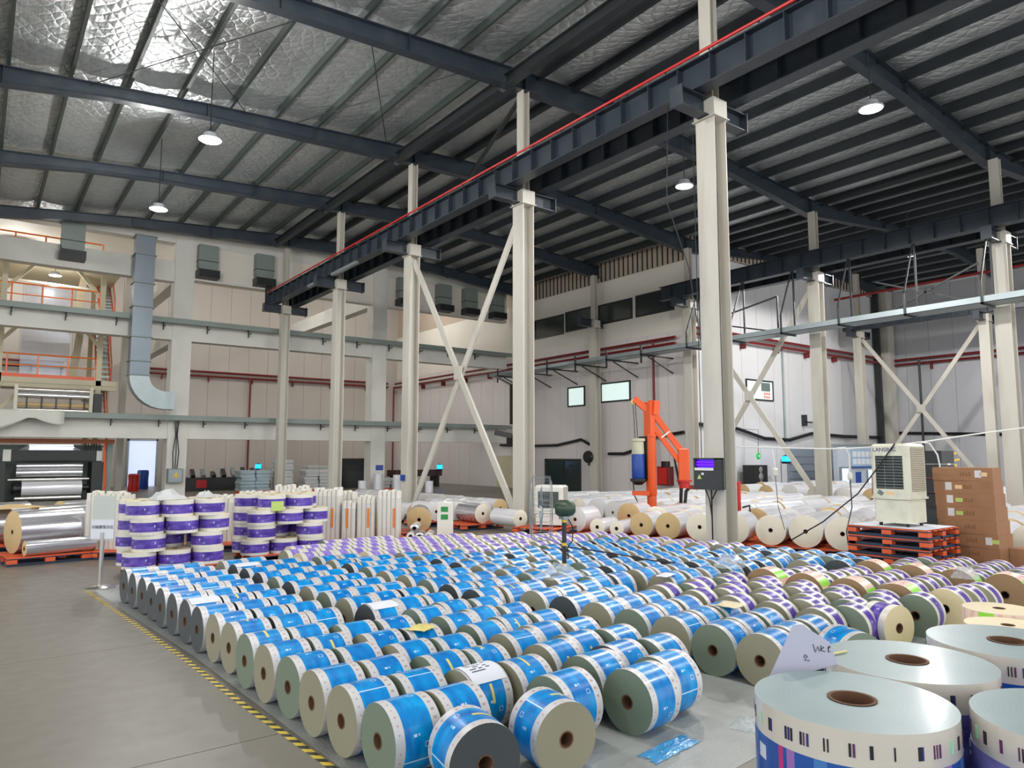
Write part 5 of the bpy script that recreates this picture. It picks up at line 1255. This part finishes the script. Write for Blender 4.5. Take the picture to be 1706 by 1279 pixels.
for k in range(2): pallet(9.92,12.0,.145*k,a20,'dark pallet under the small white air cooler, %s one' % ('lower','upper')[k],'pallets under the small white air cooler')
cb.location.z = .29
cb.location.x = 10.0

# ------------------------------------------------------------------ cartons
def carton(x, y, z, rz, lab, lab1=None, lab2=None, dot=False, w_=.82, h=.2, d_=.5):
    t = thing('carton', lab, 'carton', (x,y,z), rz, 'brown cartons')
    def B(nm, m, mt): o = m.build(nm, mt, None, (0,0,0)); o.parent = t; return o
    B('box', MB().box(-d_/2,-w_/2,0,d_/2,w_/2,h-.004), M_card)
    B('flap', MB().box(-d_/2+.002,-w_/2+.002,h-.004,-.002,w_/2-.002,h).box(.002,-w_/2+.002,h-.004,d_/2-.002,w_/2-.002,h), M_card)
    if lab1: B('paper_label', MB().box(-d_/2-.002,lab1[0]-.045,.05,-d_/2,lab1[0]+.045,.05+lab1[1]), M_label)
    if lab2: B('colour_label', MB().box(-d_/2-.002,lab2[0]-.05,.07,-d_/2,lab2[0]+.05,.13), lab2[1])
    if dot: B('red_dot', MB().lathe((-d_/2-.001,.2,.1),[(.001,-.001),(.045,-.001)],16,0,'x',cap=False,sm=False), M_dotred)
    m = MB()
    for k in range(4): m.box(-d_/2-.001,.0-.04*k,.07,-d_/2,.025-.04*k,.12+.02*(k % 2))
    B('print', m, pm('carton_print_%d' % len(bpy.data.materials), (136,96,66), .8))
    return t
zc = [(0,.02,-.02),(.2,.01,0),(.4,-.0,.02),(.6,-.01,.04),(.8,.03,.07),(1.0,.05,.09),(1.2,.06,.11),(1.4,.05,.12)]
spec = [((.05,.1),(-.1,M_labelo),False),(None,None,False),((-.28,.11),(-.37,M_labelg),True),(None,None,False),((.2,.12),(.08,M_labelg),False),((.2,.12),(.07,M_labelg),False),((.2,.12),(.06,M_labelo),False),((-.22,.11),(-.29,M_labelo),False)]
pos8 = ['lowest','second','third','fourth','fifth','sixth','seventh','topmost']
for i, ((z, dx, dy), (l1, l2, dt)) in enumerate(zip(zc, spec)):
    carton(12.55+dx, 4.70+dy, z, .03*i-.1, 'brown carton in the tall stack, %s from the floor%s' % (pos8[i], ', with a red dot' if dt else '') if i < 7 else 'topmost brown carton of the tall stack beside the air cooler', l1, l2, dt)
for i in range(2): carton(12.78, 3.86, .2*i, -.06, 'brown carton %s of the low pair right of the tall stack' % ('at the bottom','on top')[i])
for o in [q for q in COL.objects if q.name.startswith('carton') and q.get('category') == 'carton']: o.location.z += .0
# dark boxes between cooler and cartons, red pallets behind
t = thing('crate', 'dark plastic crates seen between the air cooler and the cartons', 'crate', (13.6,5.75,0))
for k in range(4): MB().box(13.4,5.5,.9+k*.25,13.9,6.1,1.12+k*.25).build('crate_tray', M_black, t)
MB().box(13.45,5.55,0,13.85,6.05,.9).build('crate_stand', M_dark, t)
for i, (x, y) in enumerate([(22.2,8.9),(22.2,10.3)]):
    tag(MB().box(x-.5,y-.6,.62,x+.5,y+.6,1.15).box(x-.45,y-.5,0,x+.45,y+.5,.62).build('crate', MATS['pipe_red_oxide'], origin=(x,y,0)), 'dark red crate in the distance by the %s right hand columns' % ('nearer','farther')[i], 'crate')
t = thing('valve_stand', 'small stand with yellow arms near the right hand column', 'stand', (21.4,8.6,0))
MB().lathe((21.4,8.6,0),[(.2,0),(.2,.02),(.04,.04),(.04,1.9)],12).build('post', M_whitep, t)
for k in range(4): MB().bar((21.4,8.6,1.3+k*.16),(21.4+.12*(-1)**k,8.6-.22,1.36+k*.16),.05,.05).build('arm', M_yellow, t)

# ------------------------------------------------------------------ orange jib manipulator
JX, JY = 13.58, 12.33
t = thing('jib_crane', 'orange jib manipulator with a blue balancer by the window wall', 'jib crane', (JX,JY,0))
MB().lathe((JX,JY,0),[(.32,0),(.32,.04),(.15,.04),(.15,.62),(.22,.62),(.22,.68),(.15,.68),(.15,1.0)],24).build('base_column', M_orange, t)
MB().lathe((JX,JY,1.0),[(.15,0),(.17,.06),(.17,1.9),(.2,1.9),(.2,1.96),(.16,1.96)],24).build('mast', M_orange, t)
ur = Vector((.8,-.6,0))
U = lambda a, z: (JX+ur.x*a, JY+ur.y*a, z)
MB().bar(U(-.02,2.95),U(-.02,4.0),.28,.26).bar(U(.1,3.6),U(.14,4.05),.26,.26).build('head', M_orange, t)
MB().bar(U(-.1,3.75),U(-.52,4.12),.16,.2).build('cable_arm', M_orange, t)
MB().lathe(U(-.55,4.0),[(.07,-.04),(.09,0),(.07,.04)],14,0,'y').build('pulley', M_tapey, t)
MB().bar(U(.05,3.72),U(.98,2.42),.14,.18).build('upper_arm', M_orange, t)
MB().bar(U(.0,3.35),U(.9,2.1),.14,.16).build('lower_arm', M_orange, t)
MB().bar(U(.45,2.98),U(.48,2.94),.2,.34).build('arm_link', M_whitep, t)
MB().cbox((JX+.8*1.05,JY-.6*1.05,1.98),(.34,.34,1.06),0,.64,.03).build('wrist', M_orange, t)
MB().lathe(U(1.05,1.25),[(.17,0),(.17,.2),(.24,.2),(.24,.26)],18).build('swivel', MATS['pipe_bright_red'], t)
MB().bar(U(1.15,1.28),U(2.4,1.24),.12,.13).build('handle_bar', MATS['pipe_red_oxide'], t)
b = MB().lathe(U(-.42,1.55),[(.19,0),(.21,.05),(.21,.75),(.19,.78)],20).build('balancer', M_blue, t)
MB().lathe(U(-.42,2.33),[(.19,0),(.2,.03),(.19,.4),(.24,.42),(.24,.5)],20).build('balancer_top', pm('balancer_pale', (196,196,170), .5), t)
MB().lathe(U(-.42,1.35),[(.12,0),(.26,.12),(.26,.2)],20).build('balancer_foot', M_black, t)
MB().box(JX-.8*.42+.15,JY+.6*.42-.25,1.5,JX-.8*.42+.25,JY+.6*.42+.1,2.9).build('cylinder_bracket', M_black, t)
m = MB().prism([(U(-.1,0)[0]-.14,U(-.1,0)[1]-.18),(U(-.1,0)[0]+.14,U(-.1,0)[1]+.18),(U(-.62,0)[0]+.05,U(-.62,0)[1]+.06),(U(-.62,0)[0]-.05,U(-.62,0)[1]-.06)],1.02,1.16); m.build('foot_shelf', M_orange, t)
MB().tube([U(-.55,3.95),U(-.5,2.8)],.012,6).tube([U(-.48,3.95),U(-.42,2.8)],.012,6).build('cable', M_rope, t)
MB().tube([U(-.6,1.5),U(-.55,1.0),U(-.3,.5),U(-.05,.1)],.018,6).build('air_line', M_rope, t)
MB().tube([U(.95,1.3),U(.92,.7),U(.98,.25),U(1.05,.7),U(1.1,1.15),U(1.2,1.25)],.055,8).build('hose_loop', M_rope, t)
MB().tube([U(.95,2.0),U(.72,2.3),U(.8,1.9),U(.9,1.35)],.04,8).build('hose', M_rope, t)
MB().box(JX+.3,JY-.35,1.9,JX+.5,JY-.15,2.1).build('lamp_head', M_black, t)
t.scale = (.78,.78,.78)

# ------------------------------------------------------------------ violet insect lamp on the nearest column
t = thing('insect_lamp', 'dark box with glowing violet tubes hanging on the nearest column', 'insect lamp', (10.3,8.03,1.2))
MB().box(10.2,7.79,1.2,10.42,8.27,1.54).build('box_body', M_dark, t)
f = MB().box(10.2,7.79,1.54,10.42,7.83,1.74).box(10.2,8.23,1.54,10.42,8.27,1.74).box(10.2,7.79,1.72,10.42,8.27,1.745).box(10.38,7.83,1.54,10.42,8.23,1.72).build('tube_frame', M_black, t)
for z in (1.62,1.67): MB().tube([(10.24,7.83,z),(10.24,8.23,z)],.02,10).build('uv_tube', M_uv, f)
MB().box(10.26,7.83,1.57,10.37,8.23,1.72).build('uv_glow_plate', pm('uv_reflector',(60,10,190),.4,emit=(70,6,200),es=.7), f)
MB().box(10.19,7.84,1.53,10.21,8.24,1.575).build('white_strip', M_whitep, t)
MB().add([(10.195,8.10,1.38),(10.195,8.19,1.38),(10.195,8.145,1.46),(10.199,8.10,1.38),(10.199,8.19,1.38),(10.199,8.145,1.46)],[(0,1,2),(5,4,3),(0,3,4,1),(1,4,5,2),(2,5,3,0)]).build('warning_triangle', M_labelg, t)
MB().box(10.196,8.05,1.45,10.2,8.10,1.49).build('small_label', M_label, t)
MB().tube([(10.36,7.9,1.2),(10.34,8.0,1.02),(10.36,8.02,.7)],.012,6).tube([(10.36,8.15,1.2),(10.34,8.05,1.02),(10.36,8.02,.7)],.012,6).tube([(10.36,8.02,1.2),(10.36,8.02,.3)],.014,6).build('cable', M_rope, t)
tag(MB().tube([(10.41,7.76,1.2),(10.41,7.77,4),(10.41,7.75,7.9)],.008,6).tube([(10.36,8.22,7.9),(10.38,8.23,4),(10.38,8.23,1.75)],.008,6).build('cable', M_rope, origin=(10.41,7.8,1.2)), 'thin dark cables running down the nearest column', 'cable')
tag(MB().tube([(10.0,8.5,8.3),(10.05,8.62,6.5),(10.25,8.3,5.2),(10.38,8.25,4.2)],.01,6).build('cable', M_rope, origin=(10.1,8.4,8.3)), 'thin dark cable hanging slack from the crane beam to the nearest column', 'cable')
t = thing('pallet_truck', 'red pallet truck handle with a black grip right of the nearest column', 'pallet truck', (12.75,9.2,0))
MB().box(12.6,9.1,0,12.9,9.3,.2).bar((12.75,9.2,.2),(12.7,9.15,1.25),.07,.07).build('steering_arm', M_redb, t)
MB().tube([(12.72,9.08,.72),(12.85,9.0,.76),(12.86,9.0,.64),(12.8,9.02,.58)],.02,6).build('grip', M_black, t)
tag(MB().box(10.36,19.32,1.02,10.42,19.5,1.2).build('column_plate', M_blue, origin=(10.4,19.4,1.02)), 'small blue plate on the column at the left foot of the big cross brace', 'plate')
# suspended white power line with drops
P = [(10.77,8.0,1.95),(11.5,7.3,1.92),(12.1,6.6,1.90),(12.7,6.1,1.95),(13.2,5.72,2.02),(13.9,5.2,2.15),(14.8,4.5,2.3),(16.2,3.6,2.45)]
tag(MB().tube(P,.014,6).build('cable', M_ropew, origin=P[0]), 'white power cable slung across to the right above the large white rolls', 'cable')
t = thing('pull_switch', 'white pull switch hanging on a cord above the large white rolls', 'switch', (11.35,7.4,1.5))
MB().tube([(11.35,7.45,1.92),(11.35,7.4,1.6)],.012,6).build('cord', M_ropew, t); MB().lathe((11.35,7.4,1.42),[(.02,0),(.05,.02),(.055,.12),(.02,.16)],14).build('switch_body', M_whitep, t)
MB().tube([(11.35,7.4,1.42),(11.37,7.38,.9),(11.42,7.3,.5)],.006,5).build('pull_cord', M_rope, t)
t = thing('pull_switch', 'second hanging connector with a dark plug near the office door', 'switch', (12.2,6.5,1.4))
MB().tube([(12.0,6.68,1.9),(12.17,6.55,1.93),(12.2,6.5,1.8),(12.2,6.5,1.5)],.014,6).build('cord', M_ropew, t); MB().lathe((12.2,6.5,1.36),[(.02,0),(.045,.03),(.04,.1),(.02,.14)],12).build('plug', M_whitep, t)
MB().tube([(12.2,6.5,1.36),(12.18,6.48,.9),(12.0,6.5,.5),(11.85,6.4,.3)],.01,6).build('lead', M_rope, t)
tag(MB().tube([(13.1,5.76,2.02),(13.2,5.6,2.0),(13.25,5.5,1.8),(13.25,5.45,1.45)],.014,6).build('cable', M_ropew, origin=(13.1,5.7,2)), 'white cable drop beside the top carton', 'cable')
tag(MB().tube([(11.21,5.25,1.97),(11.15,5.5,1.6),(11.0,5.75,1.2),(10.75,6.2,.75),(10.5,6.6,.45)],.011,6).build('cable', M_rope, origin=(11.2,5.3,1.9)), 'black cable stretched from the large air cooler down to the rolls', 'cable')

# dark cabinet and hanging exit light on the office wall
t = thing('electric_cabinet', 'black cabinet with bright gauges under the green exit light', 'cabinet', (27.6,18.9,0))
MB().box(27.15,18.7,.0,28.1,19.3,1.35).build('cabinet_box', M_black, t)
for z, r_ in ((1.15,.14),(.85,.17),(.5,.18)): MB().lathe((27.6,18.69,z),[(.001,-.01),(r_*.7,-.01),(r_,.0)],16,0,'y',cap=False).build('gauge', M_chrome, t)
t = thing('exit_sign', 'small green exit light hanging above the black cabinet', 'sign', (27.6,18.8,1.85))
MB().lathe((27.6,18.8,1.75),[(.12,-.04),(.16,0),(.12,.04)],16,0,'y').build('exit_disc', M_exit, t); MB().tube([(27.6,18.8,1.9),(27.65,18.8,2.9),(27.65,19.56,2.95)],.012,5).build('hanger', M_dark, t)
MB().box(27.54,18.75,1.72,27.66,18.755,1.78).build('white_arrow', M_label, t)
def bluelamp(x, y, z, lab, h=2.9, r=.16):
    t = thing('insect_lamp', lab, 'insect lamp', (x,y,z), group='blue insect lamps')
    MB().lathe((x,y,z),[(r*.9,0),(r,.02),(r,.2),(r*.8,.24)],14).build('glow', M_bluelamp, t); MB().lathe((x,y,z-.1),[(r*.9,0),(r*1.1,.1)],14).build('tray', M_dark, t)
    MB().tube([(x,y+r*.5,z+.1),(x,y+r+.06,z+.1),(x,y+r+.06,.02)],.015,6).lathe((x,y+r+.06,0),[(.14,0),(.14,.02),(.02,.04)],12).build('stand', M_dark, t)
    MB().lathe((x,y,z+.24),[(r*.9,0),(.02,.06)],14).build('cap', M_dark, t)
bluelamp(12.5,40,1.05,'glowing blue insect lamp in the rear hall left of the crane row'); bluelamp(21.2,35.2,1.0,'glowing blue insect lamp seen through the cross brace'); bluelamp(29.4,18.6,1.5,'glowing pale blue insect lamp right of the black cabinet',2.0,.2)
# rear hall goods
RB = random.Random(11)
pm('bag_mix_grey', (120,126,128), .5, var=.15, scale=2)
def bagstack(x, y, nx, nz, mat, lab, bw=.7, bh=.16):
    t = thing('bag_stack', lab, 'bag stack', (x,y,0))
    m0 = MB().box(-bw*nx/2,-.5,0,bw*nx/2,.5,.12).build('pallet_base', M_palor, None, (0,0,0)); m0.parent = t
    bm = MB().cbox((0,0,bh/2),(bw-.02,.9,bh),0,0,.045).mesh('bag', mat)
    for i in range(nx):
        for k_ in range(nz):
            o = link('bag', bm, t, ((i-(nx-1)/2)*bw+RB.uniform(-.03,.03), RB.uniform(-.04,.04), .12+k_*bh)); o.rotation_euler.z = RB.uniform(-.06,.06)
bagstack(10.6,34.6,2,6,M_bagb,'pallet of pale blue and silver bags left of the far column'); bagstack(12.0,34.6,1,9,M_bag,'tall pile of white bags beside the far column',.8)
bagstack(13.6,34.4,2,6,M_bag,'pallet of off-white bags between the two far columns'); bagstack(14.6,36.2,3,7,M_bag,'pallet of off-white bags behind the far columns',.6); bagstack(17.2,33.8,2,3,M_bag,'low pallet of white bags right of the white frame column')
t = thing('parts_rack', 'long dark rack heaped with metal parts in the rear hall', 'rack', (9.5,38.5,0))
MB().box(7.6,38.2,0,12.6,39.4,.65).build('rack_base', M_dark, t)
for k in range(10): MB().bar((7.8+k*.5,38.4,.65),(7.9+k*.5,39.2,.8+.25*RB.random()),.2,.28).build('metal_part', M_black if k % 3 else M_galv, t)
for xx in (7.9,8.9): MB().box(xx,38.15,.15,xx+.5,38.2,.55).build('red_plate', MATS['pipe_bright_red'], t)
t = thing('machine_hood', 'black machine hood against the rear wall between the columns', 'machine', (16.5,37.5,0))
MB().box(15.2,37,0,18.2,38.6,.9).build('machine_base', M_dark, t); MB().prism([(15.6,37.0),(18.4,37.0),(18.1,38.2),(16.0,38.2)],.9,1.6).build('hood', M_black, t)
t = thing('work_bench', 'dark brown bench at the rear wall behind the cross brace', 'bench', (20,36,0))
MB().box(18.6,35.6,.6,21.6,36.6,.95).build('bench_top', pm('bench_brown',(72,48,44),.6), t)
for xx in (18.8,21.4): MB().box(xx-.08,35.7,0,xx+.08,36.5,.6).build('leg', M_dark, t)
for i, (x, y, h) in enumerate([(15.3,31.0,.9),(16.2,30.8,.85),(16.9,30.6,.7),(14.6,31.2,.6),(17.6,30.2,.55)]):
    wb_ = MB().lathe((x,y,0),[(.2,0),(.2,h),(.05,h+.001)],16).build('upright_roll', M_whitefilm, origin=(x,y,0)); tag(wb_, 'upright white roll at the back below the white frame column, %s height' % ['greatest','second','third','fourth','least'][i], 'film roll', 'upright white rolls at the back')
# hanging machine arm behind the cross brace
t = thing('wall_machine', 'dark hoist arm hanging on a grey post behind the cross brace', 'hoist', (21.5,28.5,2))
MB().box(21.42,28.42,0,21.58,28.58,5.6).build('post', M_slat, t); MB().box(21.25,28.2,3.3,21.6,28.6,5.3).build('hoist_body', M_black, t)
MB().bar((21.5,28.5,5.2),(20.6,28.9,5.7),.1,.1).build('arm', M_dark, t); MB().box(21.2,28.1,2.2,22.0,28.8,2.7).bar((21.4,28.4,2.7),(20.5,28.8,2.9),.2,.25).build('gripper', M_black, t)
tag(MB().box(23.75,31.9,0,23.95,33.2,1.75).build('cupboard', M_beige, origin=(23.85,32.5,0)), 'beige cupboard at the wall right of the cross brace foot', 'cupboard')
print('objects', len(bpy.data.objects), 'rolls', NROLL, 'blue', NB)
